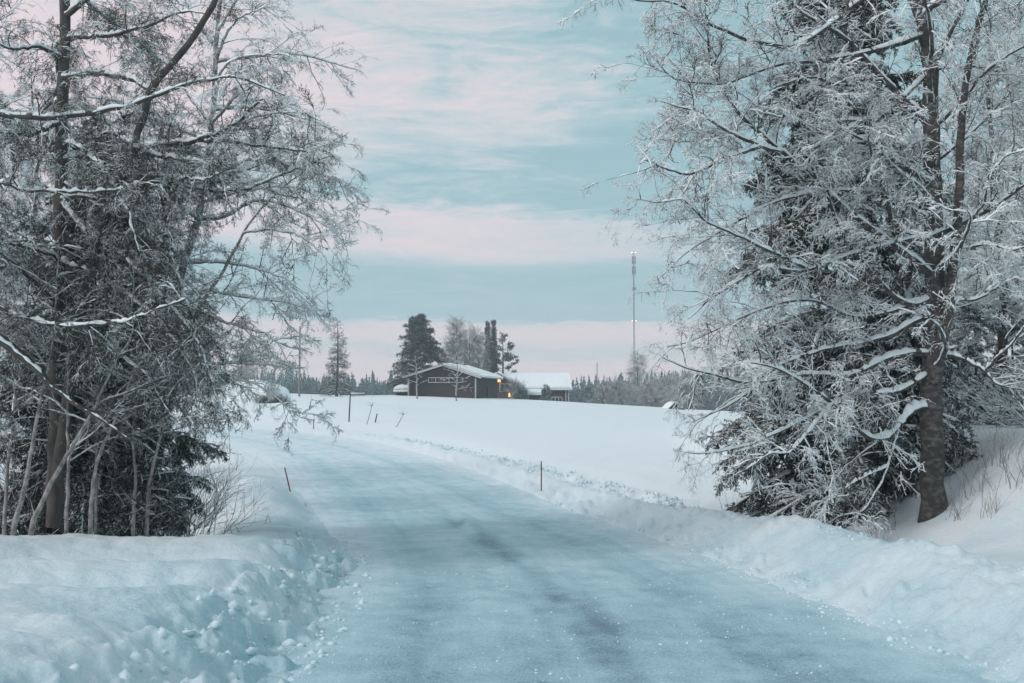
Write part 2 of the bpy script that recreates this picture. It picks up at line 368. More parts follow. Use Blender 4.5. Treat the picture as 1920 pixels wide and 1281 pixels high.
def make_ground():
    a = np.arctan(np.linspace(-.74, .74, 620)); rest = np.linspace(a[-1], 2 * np.pi + a[0], 70)[1:-1]
    th = np.concatenate([a, rest]); nT = len(th)
    v = np.arange(1 / 4.6, 1 / 110, -.00060); r = np.concatenate([np.linspace(.05, 4.4, 14), 1 / v, np.geomspace(113, 1900, 60)])
    nR = len(r)
    RR, TT = np.meshgrid(r, th, indexing='ij'); x = (RR * np.sin(TT)).ravel(); y = (RR * np.cos(TT)).ravel()
    z = height(x, y)
    i = np.arange(nR - 1)[:, None] * nT; j = np.arange(nT)[None]; j2 = (j + 1) % nT
    Q = np.stack([i + j, i + nT + j, i + nT + j2, i + j2], -1).reshape(-1, 4)[:, ::-1]
    L, HW, ys = lateral(x, y); e = np.abs(L) - HW
    packed_shade = (1 - sst(-.1, 2.6, e)) * (1 - sst(18, 42, y)) * np.where(L > 0, .33, .48) * (1 + 1.7 * (fbm(x / .7, y / .7, 4, 55) - .4)) + .30 * (1 - sst(15, 26, y)) * sst(.35, .7, fbm(x / 2.5, y / 1.2, 4, 57))  # foreground tree shade put into the bank colour as a teal tint
    o = build('snowy_ground', np.stack([x, y, z], -1), Q, M['ground'], attr={'packed_shade': np.clip(packed_shade, 0, 1)})
    tag(o, 'snow-covered field and roadside banks rolling up to the crest', kind='structure')
def make_road():
    m = bpy.data.materials.new('packed_snow_road'); m.use_nodes = True; t = m.node_tree; b = t.nodes['Principled BSDF']
    b.inputs['Roughness'].default_value = .8; b.inputs['Specular IOR Level'].default_value = .08
    at = N(t, 'ShaderNodeAttribute', attribute_name='wear_shade')
    tcn = N(t, 'ShaderNodeTexCoord')
    n = N(t, 'ShaderNodeTexNoise'); n.inputs['Scale'].default_value = 1.2; n.inputs['Detail'].default_value = 7; n.inputs['Roughness'].default_value = .65
    t.links.new(tcn.outputs['Object'], n.inputs[0])
    n2_ = N(t, 'ShaderNodeTexNoise'); n2_.inputs['Scale'].default_value = 30; n2_.inputs['Detail'].default_value = 6; n2_.inputs['Roughness'].default_value = .75
    t.links.new(tcn.outputs['Object'], n2_.inputs[0])
    f = math_(t, 'ADD', at.outputs['Fac'], math_(t, 'MULTIPLY', math_(t, 'SUBTRACT', n.outputs[0], .5), .7))
    n5 = N(t, 'ShaderNodeTexNoise'); n5.inputs['Scale'].default_value = 75; n5.inputs['Detail'].default_value = 4; n5.inputs['Roughness'].default_value = .8
    t.links.new(tcn.outputs['Object'], n5.inputs[0])
    f = math_(t, 'ADD', f, math_(t, 'MULTIPLY', math_(t, 'SUBTRACT', n5.outputs[0], .5), 1.3))
    f = math_(t, 'ADD', f, math_(t, 'MULTIPLY', math_(t, 'SUBTRACT', n2_.outputs[0], .5), .9), clamp=True)
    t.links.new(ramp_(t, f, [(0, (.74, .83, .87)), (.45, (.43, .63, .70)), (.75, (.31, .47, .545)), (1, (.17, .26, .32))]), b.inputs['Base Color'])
    bp = N(t, 'ShaderNodeBump'); bp.inputs['Strength'].default_value = .35; bp.inputs['Distance'].default_value = .02
    t.links.new(n2_.outputs[0], bp.inputs['Height']); t.links.new(bp.outputs[0], b.inputs['Normal'])
    # strip
    u = np.linspace(-1, 1, 90)
    k = np.where(PY > 1)[0][0] - 1
    s = np.concatenate([[0], np.cumsum(np.hypot(np.diff(PX[k:]), np.diff(PY[k:])))])
    ss = [0]
    while ss[-1] < s[-1]: ss.append(ss[-1] + .05 + .0035 * ss[-1])
    ss = np.array(ss[:-1]); X0 = np.interp(ss, s, PX[k:]); Y0 = np.interp(ss, s, PY[k:]); Hh = np.interp(ss, s, PH[k:]) + .12
    Tx = nrm(np.stack([np.gradient(X0), np.gradient(Y0)], -1))
    x = X0[:, None] + u[None] * Hh[:, None] * Tx[:, 1:2]; y = Y0[:, None] - u[None] * Hh[:, None] * Tx[:, 0:1]
    x = x.ravel(); y = y.ravel(); z = height(x, y, road=True)
    L, HW, ys = lateral(x, y)
    far = sst(24, 46, y)
    wear_shade = .42 + .10 * (1 - sst(10, 30, y)) + .12 * (1 - sst(7, 14, y)) - .06 * np.exp(-((y - 17) / 5) ** 2) - .30 * far  # near road darker: tree shade painted in along with grey compacted snow
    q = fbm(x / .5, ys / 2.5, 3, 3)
    wear_shade = wear_shade + .55 * np.exp(-((L + .10 + .12 * np.sin(ys / 2.2)) / .36) ** 2) * np.interp(y, [6, 8, 10, 12.5, 15, 20, 24], [.0, .35, .8, .35, .6, .9, .1]) * sst(.34, .70, q)
    wear_shade = wear_shade + .14 * np.exp(-((np.abs(L + .1) - 1.4) / .35) ** 2) + .16 * (fbm(L / .14, ys / 3, 3, 8) - .5) + .22 * (fbm(x / .22, y / .22, 3, 28) - .5)
    wear_shade = wear_shade - .22 * sst(1.2, .02, HW - np.abs(L)) * (.45 + fbm(x / .35, ys / .9, 3, 19))
    n_ = len(u); i = np.arange(len(ss) - 1)[:, None] * n_; j = np.arange(n_ - 1)[None]
    Q = np.stack([i + j, i + j + 1, i + n_ + j + 1, i + n_ + j], -1).reshape(-1, 4)
    o = build('snowy_road', np.stack([x, y, z], -1), Q, m, attr={'wear_shade': wear_shade})
    tag(o, 'compacted snow road curving away to the left', kind='structure')
def icos(sub=1):
    import bmesh
    bm = bmesh.new(); bmesh.ops.create_icosphere(bm, subdivisions=sub, radius=1)
    V = np.array([v.co[:] for v in bm.verts]); Tt = np.array([[v.index for v in f.verts] for f in bm.faces]); bm.free(); return V, Tt
def make_clods():
    rng = np.random.default_rng(4); V0, T0_ = icos(1)
    pts = []
    def strip(n, s0, s1, side, e0, e1, r0, r1, pw=2.5):
        y = s0 + (s1 - s0) * rng.random(n) ** 1.5; i = np.argmin(np.abs(PY[None] - y[:, None]), 1)
        e = e0 + (e1 - e0) * rng.random(n); Ld = side * (PH[i] + e)
        x = PX[i] + Ld * PT[i, 1] + rng.normal(size=n) * .03; yy = y - Ld * PT[i, 0]
        r = r0 + (r1 - r0) * rng.random(n) ** pw
        keep = fbm(x / .8, yy / .8, 2, 61) > .42
        pts.append(np.stack([x, yy, r], -1)[keep])
    strip(1800, 4.5, 18, -1, -.45, .62, .006, .060, 4.0)
    strip(700, 5, 26, 1, -.18, .18, .008, .035, 3)
    strip(300, 7, 26, 1, 1.05, 1.35, .010, .03)
    strip(2200, 22, 54, 1, 1.6, 3.2, .03, .085)
    strip(1500, 4.6, 20, -1, -2.6, 0, .004, .018, 3); strip(1300, 4.6, 20, 1, -2.6, 0, .004, .018, 3)
    p = np.concatenate(pts); n = len(p)
    z = height(p[:, 0], p[:, 1]); Lc, Hc, _y = lateral(p[:, 0], p[:, 1]); z = np.where(np.abs(Lc) < Hc - .02, height(p[:, 0], p[:, 1], road=True), z)
    sc = p[:, 2][:, None, None] * (.6 + .7 * rng.random((n, 1, 3))); ang = rng.random(n) * 6.28
    bump = 1 + .9 * (rng.random((n, len(V0), 1)) - .5)
    V = V0[None] * bump * sc
    c, s = np.cos(ang)[:, None], np.sin(ang)[:, None]
    Vr = np.stack([V[..., 0] * c - V[..., 1] * s, V[..., 0] * s + V[..., 1] * c, V[..., 2]], -1)
    Vr += np.stack([p[:, 0], p[:, 1], z - p[:, 2] * .25], -1)[:, None]
    Tt = (T0_[None] + np.arange(n)[:, None, None] * len(V0)).reshape(-1, 3)
    o = build('snow_clods', Vr.reshape(-1, 3), None, M['clod'], tris=Tt)
    tag(o, 'loose lumps of ploughed snow along both road edges', 'snow lumps', kind='stuff')
make_ground(); make_road(); make_clods()
print('terrain', round(time.time() - T0, 1))

# ------------------------------------------------------------------ trees
def resample(pts, n):
    p = np.asarray(pts, float); s = np.concatenate([[0], np.cumsum(np.linalg.norm(np.diff(p, axis=0), axis=1))])
    q = np.linspace(0, s[-1], n); o = np.stack([np.interp(q, s, p[:, k]) for k in range(p.shape[1])], -1)
    o2 = o.copy(); o2[1:-1] = (o[:-2] + 2 * o[1:-1] + o[2:]) / 4; return o2
def limb(pts, Y0, Y1, r0, r1, n=26, rng=None, wob=.006):
    p = resample(pts, n); t = np.linspace(0, 1, n)
    P = np.array([A(a, b, Y0 + (Y1 - Y0) * tt) for (a, b), tt in zip(p, t)])
    if rng is not None:
        q = rng.normal(size=P.shape) * wob; q[0] = 0; P = P + q
    return P, r0 + (r1 - r0) * t ** .8
SNOWF = {}
def snap(P, others):
    q = np.concatenate([o for o in others]); i = np.argmin(((q - P[0]) ** 2).sum(1)); t = np.linspace(0, 1, len(P))[:, None]
    return P + (q[i] - P[0]) * (1 - t) ** 2
def blades(P, per_m, l, wd, rng, ang=.9, down=.0, t0=0.0):
    """needle sprays: thin quads around twigs"""
    Nn, S1, _ = P.shape; pl = np.linalg.norm(np.diff(P, axis=1), axis=2).sum(1)
    cnt = rng.poisson(per_m * pl); idx = np.repeat(np.arange(Nn), cnt); Mm = len(idx)
    t = t0 + (1 - t0) * rng.random(Mm); f = t * (S1 - 1); i0 = np.minimum(f.astype(int), S1 - 2); fr = (f - i0)[:, None]
    pos = P[idx, i0] * (1 - fr) + P[idx, i0 + 1] * fr; tan = nrm(P[idx, i0 + 1] - P[idx, i0])
    rv = rng.normal(size=(Mm, 3)); rv -= (rv * tan).sum(1, keepdims=True) * tan; rv = nrm(rv)
    d = nrm(math.cos(ang) * tan + math.sin(ang) * rv + np.array([0, 0, -down])); L = l * (.6 + .8 * rng.random(Mm))[:, None]
    sd_ = nrm(np.cross(d, rng.normal(size=(Mm, 3)))) * wd * .5
    V = np.stack([pos, pos + d * L * .5 + sd_, pos + d * L, pos + d * L * .5 - sd_], 1)
    return V.reshape(-1, 3), np.arange(Mm * 4).reshape(-1, 4)


# sprays: small twig and needle meshes that stand on many points (geometry nodes, one object of stuff per tree)
def free_mesh(name, V, Q, mi, mats):
    me = bpy.data.meshes.new(name); V = np.asarray(V, np.float32); Q = np.asarray(Q, np.int32); n = len(Q)
    me.vertices.add(len(V)); me.vertices.foreach_set('co', V.ravel()); me.loops.add(n * 4); me.loops.foreach_set('vertex_index', Q.ravel())
    me.polygons.add(n); me.polygons.foreach_set('loop_start', (np.arange(n) * 4).astype(np.int32)); me.polygons.foreach_set('material_index', np.asarray(mi, np.int32))
    for m in mats: me.materials.append(m)
    me.update(calc_edges=True); return bpy.data.objects.new(name, me)
class Acc:
    def __init__(s): s.V, s.Q, s.M, s.n = [], [], [], 0
    def add(s, V, Q, m=0):
        s.V.append(V); s.Q.append(Q + s.n); s.M.append(np.full(len(Q), m) if np.isscalar(m) else m); s.n += len(V)
    def cat(s): return np.concatenate(s.V), np.concatenate(s.Q), np.concatenate(s.M)
def twig_spray(seed, mats, n2=15, n3=9, l2=.42, l3=.17, r=.008, snow=.03, gap=.2, droop=.25, hair=0, hl=.06, hw=.01, hm=0, ang=.75, wander=.10, buds=0):
    """one spray of unit length along +X, up = +Z"""
    rng = np.random.default_rng(seed); ac = Acc(); o1 = np.zeros((1, 3)); d1 = np.array([[1., 0, .05]])
    P1, R1 = grow(o1, d1, np.array([1.0]), np.array([r]), 8, droop * .5, wander * .7, rng, r * .4)
    P2, R2 = spawn(P1, R1, n2, .05, 1, ang, l2, l2 * .5, 5, droop, wander, rng, .012, .6, 0, r * .5)
    P3, R3 = spawn(P2, R2, n3, .1, 1, ang, l3, l3 * .6, 3, droop * 1.4, wander * 1.3, rng, .012, .8, 0, r * .4)
    for P, Rr, h in ((P1, R1, snow), (P2, R2, snow * .8), (P3, R3, snow * .6)):
        V, Q, m = twigtube(P, Rr, h, rng, gap); ac.add(V, Q, m)
    if hair:
        for P in (P1, P2, P3): V, Q = blades(P, hair, hl, hw, rng, .9, .15); ac.add(V, Q, hm)
    return free_mesh('spray', *ac.cat(), mats)
def needle_spray(seed, mats, n2=17, n3=9, l2=.40, l3=.15, nd=210, nl=.055, nw=.012, snow=.05, gap=.35, droop=.18, r=.010):
    rng = np.random.default_rng(seed); ac = Acc()
    P1, R1 = grow(np.zeros((1, 3)), np.array([[1., 0, -.05]]), np.array([1.0]), np.array([r]), 8, droop, .04, rng, r * .5)
    P2, R2 = spawn(P1, R1, n2, .03, 1, .8, l2, l2 * .4, 5, droop, .05, rng, .01, .18, -.05, r * .5)
    P3, R3 = spawn(P2, R2, n3, .1, 1, .75, l3, l3 * .6, 3, droop, .06, rng, .01, .5, -.1, r * .4)
    for P, Rr in ((P1, R1), (P2, R2), (P3, R3)):
        V, Q = tube(P, Rr, 3); ac.add(V, Q, 2); V, Q = blades(P, nd, nl, nw, rng, .72, .12); ac.add(V, Q, 0)
    V, Q, m = twigtube(P1, R1 * 0 + nl * .35, snow, rng, gap); ac.add(V, Q[m == 1], 1)
    V, Q, m = twigtube(P2, R2 * 0 + nl * .30, snow * .8, rng, gap); ac.add(V, Q[m == 1], 1)
    V, Q, m = twigtube(P3, R3 * 0 + nl * .22, snow * .55, rng, gap + .12); ac.add(V, Q[m == 1], 1)
    return free_mesh('spray', *ac.cat(), mats)
GROUPS = {}
def scatter(name, root, pos, d, scl, sources, rng, key):
    """one object: sources standing on points, each turned along its own direction, snow side up"""
    if key not in GROUPS:
        g = bpy.data.node_groups.new('sprays_' + key, 'GeometryNodeTree'); g.is_modifier = True
        g.interface.new_socket('Geometry', in_out='INPUT', socket_type='NodeSocketGeometry'); g.interface.new_socket('Geometry', in_out='OUTPUT', socket_type='NodeSocketGeometry')
        gi = g.nodes.new('NodeGroupInput'); go = g.nodes.new('NodeGroupOutput'); jn = g.nodes.new('GeometryNodeJoinGeometry'); ip = g.nodes.new('GeometryNodeInstanceOnPoints')
        for so_ in reversed(sources):
            oi = g.nodes.new('GeometryNodeObjectInfo'); oi.inputs['Object'].default_value = so_; oi.inputs['As Instance'].default_value = True
            g.links.new(oi.outputs['Geometry'], jn.inputs[0])
        def at(nm, ty):
            n = g.nodes.new('GeometryNodeInputNamedAttribute'); n.data_type = ty; n.inputs['Name'].default_value = nm; return n.outputs['Attribute']
        g.links.new(gi.outputs[0], ip.inputs['Points']); g.links.new(jn.outputs[0], ip.inputs['Instance']); ip.inputs['Pick Instance'].default_value = True
        g.links.new(at('pick', 'INT'), ip.inputs['Instance Index']); g.links.new(at('turn', 'FLOAT_VECTOR'), ip.inputs['Rotation']); g.links.new(at('size', 'FLOAT_VECTOR'), ip.inputs['Scale'])
        g.links.new(ip.outputs[0], go.inputs[0]); GROUPS[key] = g
    n = len(pos); off = np.zeros(3); p = root
    while p is not None: off += np.array(p.location); p = p.parent
    me = bpy.data.meshes.new(name); me.vertices.add(n); me.vertices.foreach_set('co', (pos - off).astype(np.float32).ravel())
    d = nrm(d); eul = np.stack([rng.normal(size=n) * .25, -np.arcsin(np.clip(d[:, 2], -1, 1)), np.arctan2(d[:, 1], d[:, 0])], -1)
    scl = np.asarray(scl, float); S3 = scl if scl.ndim == 2 else np.repeat(scl[:, None], 3, 1)
    a = me.attributes.new('pick', 'INT', 'POINT'); a.data.foreach_set('value', rng.integers(0, len(sources), n).astype(np.int32))
    a = me.attributes.new('turn', 'FLOAT_VECTOR', 'POINT'); a.data.foreach_set('vector', eul.astype(np.float32).ravel())
    a = me.attributes.new('size', 'FLOAT_VECTOR', 'POINT'); a.data.foreach_set('vector', S3.astype(np.float32).ravel())
    o = bpy.data.objects.new(name, me); C.objects.link(o); o.parent = root; o['kind'] = 'stuff'
    m = o.modifiers.new('sprays', 'NODES'); m.node_group = GROUPS[key]
    return o
def along(P, per_m, t0, t1, ang, rng, flat=.7, up=0., ntip=1):
    """points and directions along polylines P (N,S,3)"""
    Nn, S1, _ = P.shape; pl = np.linalg.norm(np.diff(P, axis=1), axis=2).sum(1)
    idx = np.repeat(np.arange(Nn), rng.poisson(per_m * pl)); Mm = len(idx); t = t0 + (t1 - t0) * rng.random(Mm)
    f = t * (S1 - 1); i0 = np.minimum(f.astype(int), S1 - 2); fr = (f - i0)[:, None]; pos = P[idx, i0] * (1 - fr) + P[idx, i0 + 1] * fr; tan = nrm(P[idx, i0 + 1] - P[idx, i0])
    rv = rng.normal(size=(Mm, 3)); rv[:, 2] *= flat; rv -= (rv * tan).sum(1, keepdims=True) * tan; rv = nrm(rv); a = (ang * (.6 + .8 * rng.random(Mm)))[:, None]
    d = nrm(np.cos(a) * tan + np.sin(a) * rv + np.array([0, 0, up]))
    if ntip: pos = np.concatenate([pos, P[:, -1]]); d = np.concatenate([d, nrm(P[:, -1] - P[:, -2])]); t = np.concatenate([t, np.ones(Nn)])
    return pos, d, t
SP = {}
def lib():
    tm = [M['twig'], M['tree_snow']]; lm = [M['lichen'], M['tree_snow']]
    SP['birch'] = [twig_spray(900 + k, tm, 8, 6, .50, .25, .0105, .052, .12, .14, wander=.24, ang=.85) for k in range(6)]
    SP['birchdroop'] = [twig_spray(910 + k, tm, 8, 6, .46, .24, .0065, .026, .28, .42, wander=.22) for k in range(5)]
    SP['larch'] = [twig_spray(920 + k, lm, 12, 8, .46, .19,   .010, .018, .60, .32, hair=20, hl=.040, hw=.018, wander=.16, ang=.85) for k in range(6)]
    SP['larchsnow'] = [twig_spray(930 + k, lm, 11, 7, .46, .19, .009, .036, .25, .25, hair=5, hl=.03, hw=.014, wander=.16, ang=.85) for k in range(5)]
    nm_ = [M['needle'], M['tree_snow'], M['bark']]
    SP['needle'] = [needle_spray(940 + k, nm_, snow=.045, gap=.5) for k in range(6)]
    SP['needledark'] = [needle_spray(950 + k, nm_, snow=.02, gap=.6) for k in range(5)]
    SP['needlesnow'] = [needle_spray(960 + k, nm_, snow=.09, gap=.15) for k in range(4)]
    fm = [M['twig'], M['tree_snow']]
    SP['fartwig'] = [twig_spray(970 + k, fm, 10, 5, .45, .22, .014, .014, .45, .20, wander=.16) for k in range(4)]
lib()
def limb_pack(limbs):
    S = max(len(p) for p, _ in limbs)
    return np.stack([resample(p, S) for p, _ in limbs]), np.stack([np.interp(np.linspace(0, 1, S), np.linspace(0, 1, len(r)), r) for _, r in limbs])
def assemble(root, trunks, limbs, rng, trunk_mat='birch', limb_mat='birch', snow=.045, gap=.2, trunk_sides=14, d1=5, l1=(1.1, .55), sprays=(('birch', 9, .5),), up=.12, t0=.12,
             droop=.08, twig_mat='twig', s1=.018, extra=None, lim_d=1.5, rmin=.0022):
    """root > trunk(s), branch (> snow_cover), side_branches, twigs"""
    for k, (P, Rr) in enumerate(trunks):
        V, Q = tube(P[None], Rr[None], trunk_sides, .10, rng); build('trunk', V, Q, M[trunk_mat], root)
    for P, Rr in limbs:
        V, Q = tube(P[None], Rr[None], 7, .2, rng); b = build('branch', V, Q, M[limb_mat], root)
        if snow:
            pr = resample(np.concatenate([P, Rr[:, None]], 1), len(P) * 3)
            V, Q = snowtube(pr[None, :, :3], pr[None, :, 3], SNOWF.get(id(P), 1) * snow * (.35 + .65 * (pr[None, :, 3] / max(Rr.max(), .02))), rng, gap * .6)
            build('snow_cover', V, Q, M['tree_snow'], b)
    allL = [x for x in limbs if SNOWF.get(id(x[0]), 1) > .5] + list(extra or [])
    P0, R0 = limb_pack(allL)
    P1, R1 = spawn(P0, R0, d1, t0, 1, .95, l1[0], l1[1], 7, droop, .13, rng, .010, .8, up, rmin)
    V, Q, m = twigtube(P1, R1, s1, rng, gap); o = build('side_branches', V, Q, [M[twig_mat], M['tree_snow']], root, m, False); o['kind'] = 'stuff'
    for key, dens, size in sprays:
        pa, da, ta = along(P1, dens, .05, 1, .7, rng); pb, db, tb = along(P0, dens * lim_d / 4, .25, 1, .85, rng, up=.1)
        pos = np.concatenate([pa, pb]); dd = np.concatenate([da, db]); tt = np.concatenate([ta, tb])
        sc = size * (1.15 - .45 * tt) * (.55 + .8 * rng.random(len(tt)))
        keep = (pos[:, 2] < CAMZ + pos[:, 1] * .42) | (rng.random(len(sc)) < .35)
        if key == 'larchsnow': keep &= (pos[:, 2] > 4.6) | (rng.random(len(sc)) < .15)
        if key == 'larch' and limb_mat == 'bark': keep &= (pos[:, 0] / pos[:, 1] < -.295) | (rng.random(len(sc)) < .40)
        if key == 'larch' and limb_mat == 'bark': keep &= (pos[:, 2] < 5.6) | (rng.random(len(sc)) < .65)
        if key == 'birch' and limb_mat == 'birch': keep &= (pos[:, 2] > 3.0) | (rng.random(len(sc)) < .55)
        pos, dd, sc = pos[keep], dd[keep], sc[keep]
        scatter('twigs', root, pos, dd, sc, SP[key], rng, key)
    return P0, P1
# --- the big birch on the right
def right_birch():
    rng = np.random.default_rng(11); Yt = 17.0
    base = A(1750, 985, Yt); base[2] = H1(base[0], base[1]) - .05
    root = empty('birch_tree', tuple(base), 'big old birch with thick snow-laden limbs and a dark rugged trunk on the right bank', 'tree')
    tp = [(1752, 1010), (1751, 960), (1749, 880), (1747, 780), (1748, 700), (1752, 620), (1752, 540), (1750, 440), (1749, 340), (1746, 240), (1744, 130), (1728, 40), (1700, -60), (1690, -250), (1700, -500), (1710, -700)]
    P = np.array([A(a, b, Yt) for a, b in resample(tp, 50)]); P += rng.normal(size=P.shape) * .012
    tt = np.linspace(0, 1, 50); Rr = np.interp(tt, [0, .045, .15, .2, .35, .6, 1], [.30, .20, .18, .175, .15, .11, .03])
    tr = [(P, Rr)]
    P2, R2 = limb([(1752, 720), (1762, 660), (1775, 600), (1783, 540), (1790, 470), (1797, 400), (1800, 330), (1802, 230), (1815, 120), (1840, 30), (1870, -80), (1900, -300)], Yt - .15, Yt - .9, .11, .02, 40, rng)
    tr.append((P2, R2))
    L = []
    def l(p, y1, r0, r1=.008, y0=Yt):
        q, r = limb(p, y0, y1, r0, r1, 26, rng); q = snap(q, [x[0] for x in tr + L]); L.append((q, r))
    l([(1755, 764), (1730, 758), (1709, 771), (1691, 801), (1665, 826), (1636, 826), (1612, 803), (1573, 762), (1551, 748), (1521, 729), (1486, 703), (1442, 685), (1400, 678), (1352, 690)], 15.0, .06, .008, Yt - .2); SNOWF[id(L[-1][0])] = 1.7
    l([(1738, 664), (1682, 664), (1639, 679), (1604, 701), (1573, 709), (1512, 701), (1450, 712), (1398, 720), (1333, 702), (1285, 690), (1245, 672)], 15.2, .075)
    l([(1740, 600), (1713, 603), (1680, 626), (1640, 642), (1600, 650), (1560, 653), (1499, 672), (1450, 690), (1400, 740), (1350, 770), (1300, 790)], 15.8, .07)
    l([(1750, 560), (1709, 583), (1661, 548), (1639, 522), (1612, 485), (1590, 463), (1568, 420), (1555, 376), (1535, 345), (1520, 315), (1515, 250), (1535, 170)], 15.5, .065)
    l([(1730, 510), (1716, 494), (1660, 455), (1603, 411), (1572, 393), (1520, 332), (1485, 302), (1437, 262), (1367, 197), (1336, 135), (1325, 66), (1322, 10)], 14.8, .085)
    l([(1485, 305), (1455, 296), (1423, 280), (1362, 249), (1310, 210), (1270, 200), (1240, 190)], 14.5, .045, .006, 15.3)
    l([(1450, 290), (1400, 300), (1362, 310), (1297, 332), (1253, 319), (1205, 297), (1195, 330)], 14.3, .042, .006, 15.2)
    l([(1740, 250), (1734, 232), (1681, 192), (1625, 162), (1563, 162), (1528, 144), (1490, 150), (1440, 170)], 16.5, .07)
    l([(1740, 235), (1725, 218), (1668, 162), (1625, 114), (1581, 66), (1528, 39), (1485, 13), (1471, -20), (1440, -70)], 16, .08)
    l([(1700, -30), (1620, -10), (1540, 60), (1480, 95), (1424, 83), (1362, 61), (1327, 48), (1288, 17), (1253, -2), (1200, 5), (1150, -12)], 14.6, .07)
    l([(1745, 433), (1720, 437), (1686, 424), (1664, 402), (1664, 358), (1640, 318), (1628, 260), (1625, 215)], 15.6, .06)
    l([(1730, 437), (1778, 420), (1843, 393), (1885, 370), (1920, 345), (1980, 290)], 16, .075)
    l([(1700, 430), (1625, 455), (1572, 472), (1520, 498), (1476, 505), (1440, 495), (1390, 520), (1330, 560), (1290, 600)], 15, .06)
    l([(1745, 350), (1721, 337), (1669, 302), (1625, 271), (1581, 267), (1550, 255), (1500, 225)], 15.4, .06)
    l([(1560, 450), (1480, 440), (1402, 424), (1327, 407), (1284, 367), (1249, 380), (1196, 376)], 14.2, .035, .005, 15.4)
    l([(1768, 644), (1805, 657), (1849, 688), (1870, 718), (1897, 727), (1940, 735)], 16.4, .055)
    l([(1849, 688), (1870, 665), (1897, 644), (1930, 600)], 16.0, .03, .008, 16.6)
    l([(1760, 480), (1800, 470), (1850, 455), (1900, 470), (1960, 450)], 15.5, .05)
    l([(1752, 230), (1775, 215), (1800, 190), (1850, 130), (1920, 85), (1990, 60)], 16, .05)
    l([(1748, 120), (1780, 60), (1815, 0), (1850, -60)], 16, .06)
    l([(1790, 450), (1830, 420), (1850, 390), (1855, 330), (1890, 290), (1930, 280)], 15.6, .03)
    l([(1752, 330), (1700, 300), (1670, 260), (1640, 200)], 17.5, .05)
    l([(1740, 560), (1660, 590), (1590, 600), (1520, 560), (1450, 570), (1380, 600), (1300, 640), (1250, 650)], 16.2, .05)
    l([(1735, 60), (1650, 90), (1560, 110), (1450, 120), (1360, 160), (1260, 150), (1235, 120)], 15.2, .06)
    l([(1735, 140), (1640, 230), (1540, 230), (1440, 200), (1360, 250), (1290, 270), (1230, 260)], 15.8, .05)
    l([(1750, 400), (1650, 350), (1560, 350), (1460, 370), (1370, 420), (1290, 470), (1240, 520)], 15.5, .05)
    l([(1745, 700), (1680, 740), (1600, 740), (1500, 790), (1420, 830), (1340, 850), (1290, 850)], 14.9, .05)
    l([(1690, -80), (1600, -90), (1480, -60), (1350, -70), (1250, -40)], 15.5, .07)
    l([(1700, -80), (1760, -140), (1860, -160), (1950, -100)], 16.5, .06)
    l([(1800, 300), (1850, 240), (1900, 170), (1960, 120)], 16.5, .035)
    l([(1790, 560), (1840, 560), (1900, 520), (1960, 540)], 16.0, .03)
    l([(1560, 753), (1530, 790), (1480, 850), (1440, 850), (1400, 880)], 14.6, .022, .005, 15.8)
    l([(1700, 800), (1660, 900), (1620, 960), (1570, 970)], 16.2, .022, .006, 16.6)
    l([(1650, 870), (1600, 900), (1560, 930), (1520, 950)], 16, .018, .005, 16.5)
    # limbs that lean towards and away from the camera, for depth
    for k in range(10):
        z0 = 2.6 + .75 * k; i = np.argmin(np.abs(P[:, 2] - z0)); b0 = P[i]
        d = np.array([[rng.normal() * .35 + (.25 if k % 2 else -.15), 1.0 if k % 2 else -.75, .35]])
        q, r = grow(b0[None], nrm(d), np.array([2.6 + rng.random() * 1.0]), np.array([.05]), 22, .03, .10, rng, .006); L.append((q[0], r[0]))
    assemble(root, tr, L, rng, snow=.058, gap=.30, d1=5.5, l1=(1.0, .6), sprays=(('birch', 1.15, .46), ('birchdroop', 1.9, .55)), extra=[(P2[6:], R2[6:])], s1=.022)
right_birch()

# --- conifers
def spruce_parts(root, base, Hh, Rb, nb, rng, d1=7, d2=10, bl=120, blen=.05, bw=.008, snow=.05, prof=None, zmin=.2, droop0=.45, trunk_r=.16, needle='needle', tsn=.016, lean=(0, 0), snowtw=True, seg=12, keys=(('needle', 9, .6),)):
    base = np.asarray(base, float); n = 14; t = np.linspace(0, 1, n)
    P = base + np.stack([lean[0] * t, lean[1] * t, Hh * t], -1); V, Q = tube(P[None], (trunk_r * (1 - t * .93))[None], 10, .1, rng)
    build('trunk', V, Q, M['bark'], root)
    tb = np.sort(zmin / Hh + (1 - zmin / Hh) * rng.random(nb) ** 1.25)
    az = rng.random(nb) * 2 * np.pi; pos = base + np.stack([lean[0] * tb, lean[1] * tb, Hh * tb], -1)
    prof = prof or (lambda q: (1 - q) ** .85)
    L = Rb * np.array([prof(q) for q in tb]) * (.75 + .45 * rng.random(nb)); L = np.maximum(L, .12)
    up = np.interp(tb, [0, .3, 1], [-.25, -.05, .6])
    d = nrm(np.stack([np.cos(az), np.sin(az), up], -1))
    P1, R1 = grow(pos, d, L * 1.15, np.maximum(.012 * L, .006), seg, droop0 / seg * 4 * .6, .035, rng, .004)
    # tips lift a little
    P1[:, :, 2] += (np.linspace(0, 1, seg + 1) ** 3)[None] * (L * .10)[:, None]
    for i in range(nb):
        V, Q = tube(P1[i:i + 1], R1[i:i + 1], 5); bo = build('bough', V, Q, M['bark'], root)
        if snow and L[i] > .35:
            V, Q = snowtube(P1[i:i + 1], R1[i:i + 1] * 1.3 + .01, snow * np.ones((1, seg + 1)), rng, .30); build('snow_cover', V, Q, M['tree_snow'], bo, smooth=False)
    k = Rb / 2.4
    for key, dn, sz in keys:
        pa, da, ta = along(P1, dn, .10, 1, .75, rng, .30, -.14)
        sc = sz * (1.2 - .6 * ta) * (.65 + .6 * rng.random(len(ta))); scatter('needle_sprays', root, pa, da, sc, SP[key], rng, key)
